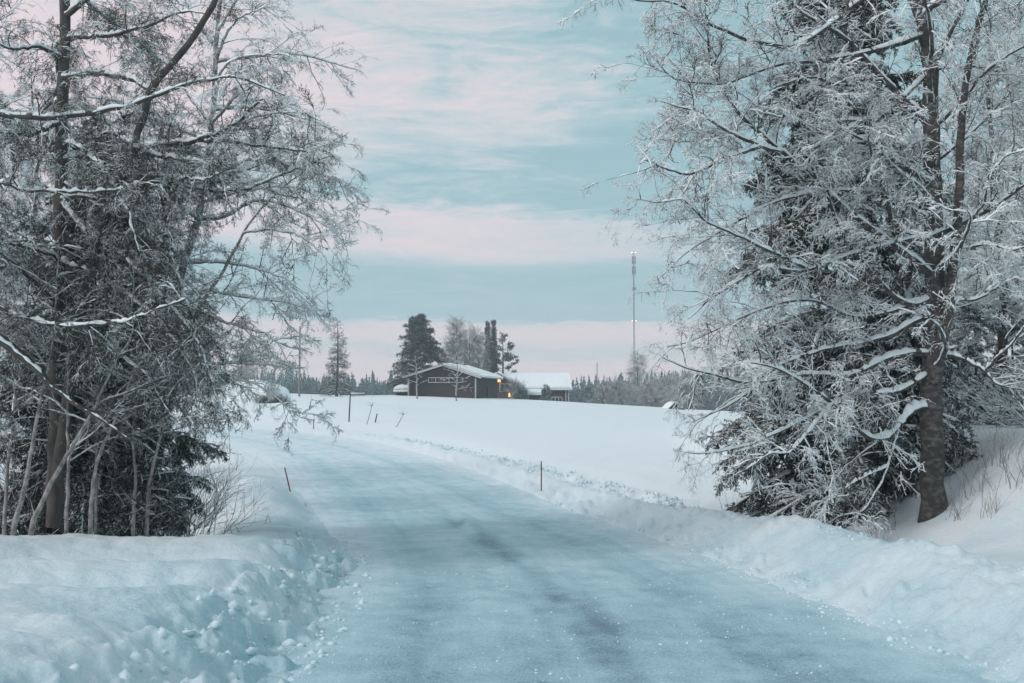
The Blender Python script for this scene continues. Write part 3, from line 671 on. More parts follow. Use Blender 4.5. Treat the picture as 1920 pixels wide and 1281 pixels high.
def right_spruce():
    rng = np.random.default_rng(5); b = A(1590, 985, 20.3); b[2] = H1(b[0], b[1]) - .1
    root = empty('spruce_tree', tuple(b), 'dark green spruce with snow-loaded drooping boughs behind the big right birch', 'tree')
    spruce_parts(root, b, 13.5, 2.75, 230, rng, 8.0, 9, 75, .075, .011, .06, lambda q: np.interp(q, [0, .08, .25, .45, .62, 1], [.95, .95, .72, .62, .45, .03]), .15, .62, .17, keys=(('needle', 7.5, .62), ('needledark', 5.0, .58)))
right_spruce()
print('right', round(time.time() - T0, 1))

# --- left side group
def left_larch():
    rng = np.random.default_rng(21); Yt = 14.5
    b = A(108, 965, Yt); b[2] = H1(b[0], b[1]) - .05
    root = empty('larch_tree', tuple(b), 'tall dark larch with gnarled hairy branches reaching over the left bank', 'tree')
    P = np.array([A(a, c, Yt) for a, c in resample([(100, 985), (104, 860), (108, 640), (112, 400), (117, 190), (122, 100), (121, 0), (125, -200), (128, -500)], 40)])
    P += rng.normal(size=P.shape) * .01; tr = [(P, np.linspace(.115, .05, 40))]
    P2, R2 = limb([(100, 980), (120, 800), (150, 600), (190, 420), (237, 320), (258, 265), (268, 213), (282, 168), (309, 138), (344, 96), (378, 52), (405, 5), (425, -60), (440, -150)], Yt + .1, 12.9, .10, .03, 44, rng, .01)
    tr.append((P2, R2))
    L = []
    def l(p, y1, r0, r1=.007, y0=Yt, sn=1, sp=True):
        q, r = limb(p, y0, y1, r0, r1, 26, rng, .01)
        if sp and p[0][0] >= 100: q = snap(q, [x[0] for x in tr + L])
        SNOWF[id(q)] = sn; L.append((q, r))
    l([(122, 90), (162, 83), (224, 72), (275, 55), (327, 26), (378, 21), (400, 35)], 13.4, .045)
    l([(118, 158), (172, 141), (213, 144), (254, 151), (282, 170)], 13.6, .055, .03)
    l([(-60, 195), (0, 217), (103, 220), (165, 213), (241, 199), (292, 182), (330, 165), (371, 151), (430, 144), (475, 151), (516, 172), (535, 180)], 12.6, .055, .008, 12.9)
    l([(250, 262), (309, 263), (361, 259), (402, 251), (447, 227), (475, 199), (495, 180), (505, 200)], 12.8, .05, .012, 13.6)
    l([(361, 261), (430, 265), (498, 275), (557, 283), (602, 282)], 12.6, .035, .008, 13.2)
    l([(261, 289), (309, 303), (378, 306), (406, 320), (420, 344), (423, 370)], 12.8, .035, .008, 13.6)
    l([(213, 302), (292, 323), (344, 332), (388, 339), (410, 325)], 12.8, .03, .01, 13.6)
    l([(230, 335), (292, 347), (344, 351), (395, 364), (464, 358), (516, 333), (584, 306), (619, 292)], 13.0, .035, .008, 13.7)
    l([(-40, 560), (0, 576), (45, 598), (127, 614), (213, 607), (253, 598), (290, 580), (326, 571), (350, 560)], 12.2, .04, .01, 12.6)
    l([(-60, 350), (0, 343), (60, 358), (150, 360), (220, 357), (250, 350), (275, 330)], 12.4, .035, .01, 12.6)
    l([(-30, 610), (0, 639), (59, 680), (100, 730), (149, 761), (199, 789), (244, 825)], 12.4, .075, .012, 12.2, .25)
    l([(118, 240), (60, 260), (0, 250), (-60, 230)], 13.4, .05)
    l([(118, 120), (70, 90), (20, 95), (-40, 60)], 13.4, .05)
    l([(121, 20), (180, -20), (240, -60), (300, -70)], 13.4, .05)
    l([(112, 380), (160, 440), (230, 480), (290, 540), (340, 600), (375, 640), (400, 720), (408, 760)], 12.6, .04, .006)
    l([(112, 330), (180, 380), (260, 400), (320, 470), (350, 560), (370, 640), (380, 700)], 13.0, .035, .006)
    l([(110, 440), (60, 480), (0, 500), (-60, 520)], 13.4, .05)
    l([(112, 500), (180, 520), (240, 560), (300, 600), (360, 690), (372, 740)], 12.9, .035, .006)
    l([(110, 280), (150, 290), (200, 330), (240, 400), (260, 470)], 12.8, .035, .006)
    l([(110, 560), (60, 580), (20, 640), (-30, 660)], 13.0, .04, .006)
    l([(150, 590), (220, 640), (280, 700), (320, 780)], 12.9, .03, .006)
    for k in range(12):
        z0 = 3.0 + .5 * k; i = np.argmin(np.abs(P[:, 2] - z0)); az = rng.random() * 6.28
        d = np.array([[math.cos(az) * .8, math.sin(az), .15]])
        q, r = grow(P[i][None], nrm(d), np.array([2.0 + rng.random()]), np.array([.04]), 22, .05, .12, rng, .006); L.append((q[0], r[0]))
    assemble(root, tr, L, rng, 'bark', 'bark', .055, .38, 14, 8, (.75, .5), (('larch', 3.9, .42), ('larchsnow', 1.2, .40)), .05, .05, .12, 'lichen', .012, lim_d=3)
left_larch()
def left_birch():
    rng = np.random.default_rng(33); Yt = 17.5
    b = A(300, 880, Yt); b[2] = H1(b[0], b[1]) - .05
    root = empty('birch_tree', tuple(b), 'slender leaning birch arching snowy branches out towards the road from behind the larch', 'tree')
    P1, R1 = limb([(290, 900), (300, 757), (317, 666), (330, 562), (344, 494), (362, 440), (375, 402), (385, 327), (399, 223), (402, 155), (406, 69), (415, -20), (425, -150), (430, -350)], Yt, Yt - .5, .10, .015, 44, rng, .008)
    P2, R2 = limb([(292, 890), (335, 690), (362, 598), (385, 555), (407, 530), (430, 485), (453, 440), (480, 400), (520, 360), (560, 330), (590, 300)], Yt + .1, 16, .06, .008, 36, rng, .008)
    tr = [(P1, R1), (P2, R2)]; L = []
    def l(p, y1, r0=.03, r1=.005, y0=Yt):
        q, r = limb(p, y0, y1, r0, r1, 26, rng, .008); q = snap(q, [x[0] for x in tr + L]); L.append((q, r))
    l([(346, 545), (407, 544), (475, 558), (534, 564), (579, 580), (607, 607)], 16)
    l([(350, 500), (407, 494), (475, 503), (543, 526), (570, 570)], 16.2)
    l([(310, 690), (389, 684), (430, 680), (498, 684), (552, 691)], 16, .025)
    l([(320, 620), (376, 598), (430, 612), (498, 626), (525, 648), (545, 690)], 16.3)
    l([(365, 420), (371, 421), (420, 413), (475, 378), (533, 385), (585, 409), (640, 440), (650, 470)], 15.6, .035)
    l([(380, 380), (440, 360), (500, 350), (560, 350), (600, 370), (640, 400)], 15.8)
    l([(390, 300), (430, 241), (475, 223), (530, 210), (571, 213), (602, 227)], 16)
    l([(385, 340), (450, 300), (510, 280), (570, 290), (615, 310), (635, 340)], 16.2)
    l([(400, 200), (413, 131), (447, 107), (488, 103), (533, 100), (553, 112)], 16)
    l([(402, 120), (420, 70), (447, 34), (488, 17), (500, 10)], 16.3)
    l([(400, 250), (440, 190), (480, 160), (510, 165), (530, 180)], 16.2)
    l([(385, 330), (330, 280), (290, 240), (250, 230)], 16.5)
    l([(395, 250), (350, 180), (320, 120), (300, 60)], 17)
    l([(405, 60), (450, -10), (500, -60)], 16.5)
    l([(405, 100), (360, 30), (330, -40)], 17)
    l([(453, 440), (500, 430), (560, 440), (600, 470), (620, 500)], 15.8, .02, .004, 16.7)
    l([(520, 360), (560, 370), (600, 400), (625, 430)], 15.6, .02, .004, 16.2)
    l([(300, 757), (360, 700), (420, 710), (480, 720), (520, 745), (545, 775)], 16, .02)
    l([(344, 494), (300, 440), (260, 400), (220, 390)], 17)
    l([(330, 562), (290, 520), (240, 500), (200, 470)], 17)
    for k in range(8):
        z0 = 3.0 + .7 * k; i = np.argmin(np.abs(P1[:, 2] - z0)); az = rng.random() * 6.28
        q, r = grow(P1[i][None], nrm(np.array([[math.cos(az), math.sin(az), .5]])), np.array([1.8 + rng.random()]), np.array([.03]), 22, .05, .08, rng, .005); L.append((q[0], r[0]))
    assemble(root, tr, L, rng, 'pale', 'pale', .05, .2, 12, 5.5, (.85, .5), (('birch', 2.1, .34), ('birchdroop', 1.4, .42)), .10, .1, .06, s1=.016)
left_birch()
def left_spruces():
    rng = np.random.default_rng(8)
    b = A(190, 955, 16.4); b[2] = H1(b[0], b[1]) - .1
    root = empty('spruce_tree', tuple(b), 'dense dark spruce filling the gap behind the pale saplings on the left', 'tree')
    spruce_parts(root, b, 7.2, 1.65, 170, rng, 9, 9, 85, .055, .011, .03, lambda q: np.interp(q, [0, .15, .5, 1], [.75, .9, .8, .05]), .35, .5, .11, keys=(('needledark', 10, .55),))
    b = A(120, 960, 16.8); b[2] = H1(b[0], b[1]) - .1
    root = empty('spruce_tree', tuple(b), 'shaggy dark spruce at the left end of the thicket behind the leaning saplings', 'tree')
    spruce_parts(root, b, 4.6, 1.25, 80, rng, 9, 9, 85, .055, .011, .02, lambda q: np.interp(q, [0, .15, .5, 1], [.75, .9, .8, .05]), .25, .5, .08, keys=(('needledark', 10, .5),))
    b = A(262, 958, 15.6); b[2] = H1(b[0], b[1]) - .1
    root = empty('spruce_tree', tuple(b), 'low spruce with flat dark boughs at the right end of the left thicket', 'tree')
    spruce_parts(root, b, 2.9, .72, 55, rng, 12, 13, 120, .05, .010, .018, lambda q: np.interp(q, [0, .4, 1], [.9, .85, .05]), .15, .45, .06, keys=(('needledark', 12, .36),))
left_spruces()
def saplings():
    specs = [('leaning grey sapling trunk leftmost on the left bank crest', [(22, 1000), (50, 900), (70, 780), (100, 640), (110, 480)], 13.6, .055, 'pale'),
             ('stout pale sapling trunk tilting right beside the leftmost one', [(55, 990), (110, 880), (170, 780), (215, 680), (240, 560)], 13.8, .06, 'pale'),
             ('pale upright sapling in front of the gap in the left thicket', [(125, 975), (128, 880), (126, 780), (130, 660), (122, 520)], 14.2, .042, 'pale'),
             ('forked pale sapling in the middle of the left thicket', [(170, 968), (176, 890), (190, 840), (215, 790), (250, 700), (280, 600)], 14.0, .048, 'pale'),
             ('straight thin sapling right behind the forked one', [(180, 962), (180, 880), (181, 760), (178, 640), (175, 500)], 14.9, .035, 'pale'),
             ('thin sapling stem at the left edge of the picture', [(8, 985), (14, 880), (30, 760), (20, 640), (5, 500)], 14.8, .045, 'pale'),
             ('short grey stem deep inside the left thicket', [(250, 958), (255, 900), (248, 820), (262, 700)], 15.0, .045, 'pale'),
             ('crooked grey stem beside the low spruce', [(275, 955), (280, 900), (300, 820), (330, 740), (350, 640)], 15.2, .05, 'pale')]
    for k, (lab, pts, Y0, r0, mt) in enumerate(specs):
        rng = np.random.default_rng(100 + k)
        P, Rr = limb(pts, Y0, Y0 - .2, r0, .012, 26, rng, .004)
        g = H1(P[0, 0], P[0, 1]); P[0, 2] = min(g - .05, P[0, 2]); P[1, 2] = max(P[1, 2], P[0, 2] + .05)
        root = empty('sapling', tuple(P[0]), lab, 'sapling', 'pale saplings on the left bank')
        L = []
        for j in range(7):
            i = rng.integers(5, 24); az = rng.random() * 6.28
            q, r = grow(P[i][None], nrm(np.array([[math.cos(az), math.sin(az) * .6, .45]])), np.array([.8 + rng.random() * .7]), np.array([.014]), 18, .04, .07, rng, .003); L.append((q[0], r[0]))
        assemble(root, [(P, Rr * .68)], L, rng, mt, mt, .018, .35, 9, 5, (.45, .3), (('larch', 6, .26),), .1, .1, .05, s1=.01)
saplings()
def bush(b, n, Lh, lab, seed, spread=.7, droop=.05, name='bush', snow=.008, d=(5, 6), cat='bush', group=None, mt='twig', rr=.009, gap=.5):
    rng = np.random.default_rng(seed); b = np.array([b[0], b[1], H1(b[0], b[1]) - .04])
    root = empty(name, tuple(b), lab, cat, group)
    pos = b + rng.normal(size=(n, 3)) * np.array([.18, .18, 0]) * Lh
    dd = nrm(np.concatenate([rng.normal(size=(n, 2)) * spread, np.ones((n, 1))], 1))
    P, Rr = grow(pos, dd, Lh * (.5 + .7 * rng.random(n)), np.full(n, rr), 9, droop, .09, rng, .002)
    P2, R2 = spawn(P, Rr, d[0], .25, 1, .6, .45 * Lh, .25 * Lh, 5, droop, .1, rng, .008, .9, .1, .0018)
    P3, R3 = spawn(P2, R2, d[1], .1, 1, .6, .2 * Lh, .1 * Lh, 3, droop, .1, rng, .008, .9, .1, .0016)
    V1, Q1, m1 = twigtube(P, Rr, snow * 1.4, rng, gap); build('stems', V1, Q1, [M[mt], M['tree_snow']], root, m1, False)
    V2, Q2, m2 = twigtube(P2, R2, snow, rng, gap); V3, Q3, m3 = twigtube(P3, R3, snow * .8, rng, gap)
    o = build('twigs', np.concatenate([V2, V3]), np.concatenate([Q2, Q3 + len(V2)]), [M[mt], M['tree_snow']], root, np.concatenate([m2, m3]), False); o['kind'] = 'stuff'
    return root
def GP(px, py, Y): a = A(px, py, Y); return a
bush(GP(320, 960, 16.2), 34, 1.75, 'bare spiky bush fanning out at the right end of the left thicket', 41, .75, .0, d=(6, 7))
bush(GP(350, 960, 17.4), 26, 1.5, 'thinner bare bush leaning towards the road behind the spiky bush', 42, .8, .0)
bush(GP(230, 965, 15.6), 26, 1.2, 'tangle of bare twigs under the left spruce', 43, .5, .02)
bush(GP(90, 970, 15.6), 26, 1.5, 'tangle of snowy twigs between the pale saplings on the far left', 44, .6, .03, snow=.012)
bush(GP(20, 970, 17.5), 30, 2.2, 'tall frosty bush at the left edge behind the saplings', 45, .5, .05, snow=.02, gap=.2)
# weeds on the bank right of the birch
for k, (px, py, Y, h, lab) in enumerate([(1830, 985, 16.6, 1.0, 'clump of dry brown stems on the slope nearest the big birch trunk'), (1878, 960, 17.2, .9, 'dry brown stems on the upper slope by the right edge'),
                                    (1795, 1000, 16.2, .55, 'short dry stems right of the birch foot'), (1855, 1005, 15.6, .5, 'low sparse dry stems above the right plough bank'), (1915, 985, 15.9, .9, 'dry stems cut by the right edge of the picture')]):
    bush(GP(px, py, Y), 16, h, lab, 60 + k, .35, .0, snow=.003, d=(4, 3), cat='weeds', name='dry_weeds', group='dry weeds on the right slope', mt='stalk', rr=.004, gap=.8)
for k, (px, py, Y, h, n, lab) in enumerate([(1268, 960, 23.5, .62, 3, 'two dark twigs sticking out of the ditch behind the right bank'), (1300, 965, 22.5, .45, 4, 'thin twigs in the ditch right of the dark pair'),
                                      (1375, 975, 21.5, .9, 9, 'sprawling bare twigs at the left foot of the big spruce'), (578, 935, 24.0, .22, 2, 'tiny dark twig right of the left red stick'),
                                      (505, 975, 19, .25, 2, 'little curled twig in the dip left of the road'), (442, 975, 18, .35, 3, 'small bent twigs at the crest of the left bank')]):
    bush(GP(px, py, Y), n, h, lab, 80 + k, .4, .0, snow=.002, d=(2, 2), cat='twigs', name='bare_twigs', mt='stalk', rr=.008, gap=.8)
print('left', round(time.time() - T0, 1))

# --- generic snowy birch, copied for the trees at both edges
def copy_tree(o, parent=None):
    c = o.copy(); C.objects.link(c); c.parent = parent
    for ch in list(o.children): copy_tree(ch, c)
    return c
def generic_birch(loc, label, seed, Hh=11, group=None, sp=1.0, dens=1.0, snow=.06, name='birch_tree', base_r=.13, dd=(4.5, 6, 6), t0=.18):
    rng = np.random.default_rng(seed); loc = np.array(loc, float)
    root = empty(name, tuple(loc), label, 'tree', group)
    n = 30; t = np.linspace(0, 1, n); w_ = np.cumsum(rng.normal(size=(n, 2)) * .035, 0)
    P = loc + np.stack([w_[:, 0] * Hh / 8, w_[:, 1] * Hh / 8, Hh * t], -1); Rr = base_r * (1 - .9 * t)
    L = []
    for k in range(int(26 * dens)):
        tt = t0 + (.97 - t0) * (k + rng.random()) / int(26 * dens); i = int(tt * (n - 1)); az = k * 2.4 + rng.random()
        ln = Hh * .30 * sp * (1.15 - tt) * (.7 + .5 * rng.random())
        q, r = grow(P[i][None], nrm(np.array([[math.cos(az), math.sin(az), .75]])), np.array([ln]), np.array([max(.3 * Rr[i], .012)]), 20, .06, .06, rng, .005); L.append((q[0], r[0]))
    assemble(root, [(P, Rr)], L, rng, 'birch', 'birch', snow, .12, 10, 4.5, (.9, .5), (('birch', 2.2, .55), ('birchdroop', .8, .5)), .1, .1, .08, s1=.03)
    return root
gb_loc = A(1880, 800, 24); gb_loc[2] = H1(gb_loc[0], gb_loc[1])
gb = generic_birch(gb_loc, 'snow-covered birch with a straight trunk behind the big birch at the right edge', 71, 11, 'snowy birches standing behind at both edges')
for (px, Y, rz, s, lab) in [(1990, 22, 1.7, 1.05, 'snowy birch just outside the right edge with branches reaching in'), (1800, 31, 3.1, 1.0, 'farther snowy birch filling the gap right of the big birch trunk'),
                            (1690, 33, 4.4, .95, 'faint snowy birch far behind the spruce crown'),
                            (1930, 34, 5.2, 1.05, 'farthest snowy birch at the upper right'), (-40, 21, 2.2, 1.0, 'snowy birch behind the larch at the left edge'),
                            (60, 27, .9, 1.05, 'snowy birch glimpsed left of the larch trunk'), (200, 31, 3.9, .95, 'snowy birch far behind the left thicket')]:
    c = copy_tree(gb); a = A(px, 900, Y); c.location = (a[0], a[1], H1(a[0], a[1]) - .05); c.rotation_euler = (0, 0, rz); c.scale = (s, s, s); c['label'] = lab
# small snow-laden spruces behind the right birch at the slope
def young_spruce(px, Y, Hh, Rb, lab, seed, snow=.05):
    rng = np.random.default_rng(seed); b = A(px, 900, Y); b[2] = H1(b[0], b[1]) - .05
    root = empty('spruce_tree', tuple(b), lab, 'tree'); spruce_parts(root, b, Hh, Rb, 70, rng, 7, 8, 60, .07, .014, snow, zmin=.1, trunk_r=.06, keys=(('needlesnow', 9, .45),))
    return root
ys_ = young_spruce(1835, 23.5, 2.9, 1.15, 'snow-plastered young spruce at the top of the right slope', 51)
c = copy_tree(ys_); a = A(1905, 900, 24.5); c.location = (a[0], a[1], H1(a[0], a[1])); c.rotation_euler = (0, 0, 2.2); c['label'] = 'second young spruce nearer the right edge of the picture'
c = copy_tree(ys_); a = A(1775, 900, 25.5); c.location = (a[0], a[1], H1(a[0], a[1])); c.rotation_euler = (0, 0, 4.2); c.scale = (1.1, 1.1, 1.2); c['label'] = 'young spruce half hidden behind the big birch trunk'
bush(GP(1930, 815, 21), 30, 1.6, 'snowy bare bush overhanging the slope at the right edge', 53, .8, .12, snow=.02, gap=.25)
print('generic', round(time.time() - T0, 1))

# ------------------------------------------------------------------ stakes, signs, poles
def stick(name, px, py0, py1, Y, r, mt, lab, cat, px1=None, cap=None, group=None):
    p = A(px, py1, Y); top = A(px1 if px1 is not None else px, py0, Y); g = H1(p[0], p[1]); 
    root = empty(name, (p[0], p[1], g), lab, cat, group)
    d = top - p; P = [p - nrm(d) * .6, p + d * .5, top]
    m = MB(); m.tube(P, [r, r, r * .9], 8); m.build('shaft', M[mt], root, True)
    m = MB(); m.tube([top - nrm(d) * .0, top + nrm(d) * r * 1.5], [r * .95, r * .3], 8); m.build('tip', M[cap or mt], root, True)
    return root
G1 = 'plough marker sticks along the road'
stick('marker_stick', 1015, 866, 922, 27.5, .017, 'redstick', 'upright dark red marker stick on the right plough bank', 'marker stick', None, None, G1)
stick('marker_stick', 543, 878, 916, 27.0, .018, 'redstick', 'leaning dark red marker stick on the left snow ridge', 'marker stick', 534, None, G1)
stick('marker_stick', 588, 786, 800, 62, .028, 'redstick', 'tiny marker stick in the distant snow by the far bend', 'marker stick', None, None, G1)
stick('marker_stick', 702, 777, 798, 64, .04, 'darkstick', 'short dark leaning stick beside the withered flower stalk', 'marker stick', 707, None, G1)
r0 = stick('road_sign', 654, 737, 796, 66, .045, 'darkstick', 'tall thin signpost with a narrow snow-topped name board at the far bend', 'road sign', 657)
a = A(657, 739, 66); m = MB(); m.box(a + np.array([.47, 0, -.04]), (.94, .03, .14)); m.build('sign_board', M['poleblue'], r0)
m = MB(); m.box(a + np.array([.47, 0, .055]), (.96, .06, .05)); m.build('snow_cover', M['tree_snow'], r0)
def stalk(px, py0, py1, px1, Y, lab, seed):
    rng = np.random.default_rng(seed); p = A(px, py1, Y); top = A(px1, py0, Y)
    root = empty('dry_stalk', tuple(p), lab, 'dry plant'); m = MB(); m.tube([p - (top - p) * .2, (p + top) / 2 + np.array([.02, 0, 0]), top], [.022, .02, .014], 6); m.build('stem', M['stalk'], root, True)
    P, Rr = grow(np.repeat(top[None], 12, 0), nrm(np.concatenate([rng.normal(size=(12, 2)), .6 + rng.random((12, 1))], 1)), .12 + .28 * rng.random(12), np.full(12, .009), 4, .2, .1, rng, .008)
    V, Q = tube(P, Rr, 4); build('flower_head', V, Q, M['stalk'], root)
stalk(687, 762, 798, 697, 63, 'withered umbrella flower stalk left of the short dark stick', 3)
stalk(741, 778, 804, 756, 60, 'withered leaning flower stalk right of the short dark stick', 4)
# utility pole
p = A(561, 745, 112); g = H1(p[0], p[1]); root = empty('utility_pole', (p[0], p[1], g), 'slim tall wooden pole standing on the crest left of the lone larch', 'utility pole')
zt = A(561, 612, 112)[2]; m = MB(); m.tube([(p[0], p[1], g - .5), (p[0], p[1], zt)], [.13, .09], 10); m.build('pole', M['poleblue'], root, True)
for dz in (.05, .9): m = MB(); m.tube([(p[0] + .1, p[1], zt - dz - .25), (p[0] + .22, p[1], zt - dz - .12), (p[0] + .22, p[1], zt - dz + .1)], [.04, .05, .07], 8); m.build('insulator', M['metal'], root, True)
# radio mast
def mast(px, ptop, Y, wd, lab, lamps=True, col='metal'):
    p = A(px, 770, Y); g = H1(p[0], p[1]); zt = A(px, ptop, Y)[2]; root = empty('radio_mast', (p[0], p[1], g), lab, 'radio mast')
    leg = [(wd / 2 * math.cos(a), wd / 2 * math.sin(a)) for a in (math.pi / 2, math.pi * 7 / 6, math.pi * 11 / 6)]
    for (lx, ly) in leg: m = MB(); m.tube([(p[0] + lx, Y + ly, g - 1), (p[0] + lx, Y + ly, zt)], [wd * .11, wd * .11], 6); m.build('leg', M[col], root, True)
    m = MB(); z = g + .5; k = 0
    while z < zt - 1.5:
        for q in range(3):
            a_, b_ = leg[q], leg[(q + 1) % 3]
            if k % 2: a_, b_ = b_, a_
            m.tube([(p[0] + a_[0], Y + a_[1], z), (p[0] + b_[0], Y + b_[1], z + 1.5)], [wd * .06] * 2, 4)
        z += 1.5; k += 1
    o = m.build('lattice_bracing', M[col], root); 
    if lamps:
        def zz_(py): return A(px, py, Y)[2]
        for y0, y1 in ((481, 495), (500, 515)):
            for sgn in (-1, 1): m = MB(); m.box((p[0] + sgn * .45, Y - .4, (zz_(y0) + zz_(y1)) / 2), (.32, .25, zz_(y0) - zz_(y1))); m.build('antenna_panel', M[col], root)
        m = MB(); m.box((p[0], Y - .5, zz_(542)), (1.1, .4, 1.0)); m.build('equipment_box', M[col], root)
        for py in (474, 602):
            m = MB(); m.box((p[0], Y, zz_(py) - .35), (1.6, .12, .12)); m.build('lamp_bracket', M[col], root)
            for sgn in (-1, 1):
                V0, T_ = icos(1); build('warning_lamp', V0 * .18 + np.array([p[0] + sgn * .62, Y - .3, zz_(py)]), None, M['bead'], root, tris=T_)
        m = MB(); m.tube([(p[0], Y, zt - .5), (p[0], Y, zt + 1.2)], [.06, .03], 6); m.build('top_spike', M[col], root, True)
mast(1190, 478, 330, .48, 'tall slender lattice radio mast with paired warning lamps')
mast(1120, 680, 300, .35, 'short thin mast in front of the forest between the cottage and the tall mast', False)

# ------------------------------------------------------------------ buildings
def prism(m, pts_front, pts_back, mi=0):
    """closed prism between two polygons with equal counts (quads only + fan)"""
    n = len(pts_front); V = list(pts_front) + list(pts_back); Q = [[i, (i + 1) % n, n + (i + 1) % n, n + i] for i in range(n)]
    for base in (0, n):
        for i in range(1, n - 1, 2): Q.append([base, base + i, base + i + 1, base + min(i + 2, n - 1)] if i + 2 <= n - 1 else [base, base + i, base + i + 1, base + i + 1])
    T_ = [q[:3] for q in Q if q[2] == q[3]]; Q = [q for q in Q if q[2] != q[3]]
    return np.array(V), Q, T_
def prism_obj(name, pf, pb, mt, parent):
    V, Q, T_ = prism(None, pf, pb); return build(name, V, Q, mt, parent, smooth=False, tris=T_)
def snow_slab(name, c00, c10, c11, c01, th, parent, seed, nu=22, nv=10):
    """snow blanket on a roof plane: rounded, uneven edge"""
    rng = np.random.default_rng(seed); u, v = np.meshgrid(np.linspace(0, 1, nu), np.linspace(0, 1, nv), indexing='ij')
    c00, c10, c11, c01 = map(np.array, (c00, c10, c11, c01))
    B = (c00 * (1 - u)[..., None] + c10 * u[..., None]) * (1 - v)[..., None] + (c01 * (1 - u)[..., None] + c11 * u[..., None]) * v[..., None]
    ed = np.minimum(np.minimum(u, 1 - u) * nu / 1.5, np.minimum(v, 1 - v) * nv / 1.3); ed = np.clip(ed, 0, 1) ** .5
    hgt = th * (.55 + .45 * ed) * (1 + .25 * (vnoise(u * 6, v * 4, seed) - .5)) 
    Tp = B.copy(); Tp[..., 2] += hgt; j = (vnoise(u * 9 + 3, v * 9, seed + 1) - .5) * .18 * (1 - ed); Tp[..., 0] += j; Bt = B.copy(); Bt[..., 2] += .012
    V = np.concatenate([Tp.reshape(-1, 3), Bt.reshape(-1, 3)]); n = nu * nv
    i = np.arange(nu - 1)[:, None] * nv; jj = np.arange(nv - 1)[None]; Qt = np.stack([i + jj, i + nv + jj, i + nv + jj + 1, i + jj + 1], -1).reshape(-1, 4)
    idx = np.arange(n).reshape(nu, nv); per = np.concatenate([idx[:, 0], idx[-1, 1:], idx[-2::-1, -1], idx[0, -2:0:-1]]); per2 = np.roll(per, -1)
    Qs = np.stack([per, per2, per2 + n, per + n], -1)
    return build(name, V, np.concatenate([Qt, Qt[:, ::-1] + n, Qs]), M['tree_snow'], parent)
def frame(origin, rz):
    ex = np.array([math.cos(rz), math.sin(rz), 0]); ey = np.array([-math.sin(rz), math.cos(rz), 0]); o = np.array(origin, float)
    return lambda x, y, z: o + ex * x + ey * y + np.array([0, 0, z])
def barn():
    Y = 124.0; a = A(765, 745, Y); b = A(896, 745, Y); Wd = b[0] - a[0]; g = 1.4
    root = empty('barn', ((a[0] + b[0]) / 2, Y, g), 'dark low-gabled barn with a strip window and snowy roof on the crest', 'barn')
    rz = R_(-11); f = frame((a[0], Y, 0), rz); Ln = 12.5
    ze = A(765, 706, Y)[2]; zr_ = A(833, 686, Y)[2]; cxr = Wd * .52
    prof = [(0, g), (Wd, g), (Wd, ze - .1), (cxr, zr_ - .15), (0, ze - .1)]
    prism_obj('wall', [f(x, 0, z) for x, z in prof], [f(x, Ln, z) for x, z in prof], M['barnwall'], root)
    ov = .55; sl = (zr_ - ze) / cxr; slr = (zr_ - ze) / (Wd - cxr)
    def roof(x0, z0, x1, z1, nm, seed):
        th = .14
        pf = [f(x0, -ov, z0), f(x1, -ov, z1), f(x1, -ov, z1 + th), f(x0, -ov, z0 + th)]; pb = [f(x0, Ln + ov, z0), f(x1, Ln + ov, z1), f(x1, Ln + ov, z1 + th), f(x0, Ln + ov, z0 + th)]
        r = prism_obj('roof', pf, pb, M['poleblue'], root)
        ins = .35 if seed == 2 else .9; ds = f(0, ins, 0) - f(0, 0, 0); snow_slab('snow_cover', pf[3] + ds, pb[3], pb[2], pf[2] + ds, .38 if seed == 2 else .16, r, seed)
    roof(-.6, ze - .6 * sl, cxr - .003, zr_, 'l', 1); roof(Wd + .75, ze - .75 * slr, cxr + .003, zr_, 'r', 2)
    # gable fascia
    for x0, z0, x1, z1 in ((-.6, ze - .6 * sl, cxr, zr_), (Wd + .75, ze - .75 * slr, cxr, zr_)):
        prism_obj('fascia_board', [f(x0, -ov - .04, z0 - .08), f(x1, -ov - .04, z1 - .08), f(x1, -ov - .04, z1 + .2), f(x0, -ov - .04, z0 + .2)],
                  [f(x0, -ov - .004, z0 - .08), f(x1, -ov - .004, z1 - .08), f(x1, -ov - .004, z1 + .2), f(x0, -ov - .004, z0 + .2)], M['trim'], root)
    def X_(px): return (A(px, 745, Y)[0] - a[0]) / math.cos(rz)
    z0, z1 = A(800, 718, Y)[2], A(800, 708, Y)[2]; xs = [X_(804), X_(818), X_(843), X_(869)]
    wf = MB()
    def bx(mb, x0, x1, za, zb, y0=-.09, y1=-.01):
        c = (f(x0, y0, za) + f(x1, y1, zb)) / 2; mb.box(c, (x1 - x0, y1 - y0, zb - za), rz=rz)
    bx(wf, xs[0], xs[-1], z1 - .09, z1); bx(wf, xs[0], xs[-1], z0, z0 + .09)
    for i, x in enumerate(xs): bx(wf, x - .045, x + .045, z0 + .09, z1 - .09)
    wo_ = wf.build('window', M['trim'], root)
    for i in range(3):
        gl = MB(); bx(gl, xs[i] + .045, xs[i + 1] - .045, z0 + .09, z1 - .09, -.04, -.012); gl.build('pane', M['glass'], wo_)
    for x in (.08, Wd - .05):
        pm = MB(); bx(pm, x - .09, x + .09, g, ze - .15, -.12, -.005); pm.build('corner_post', M['trim'], root)
    # side door in the right-hand wall
    dw = MB(); c_ = f(Wd + .06, Ln * .55, g + 1.0); dw.box(c_, (.06, 1.0, 2.0), rz=rz); dw.build('side_door', M['redwall'], root)
barn()
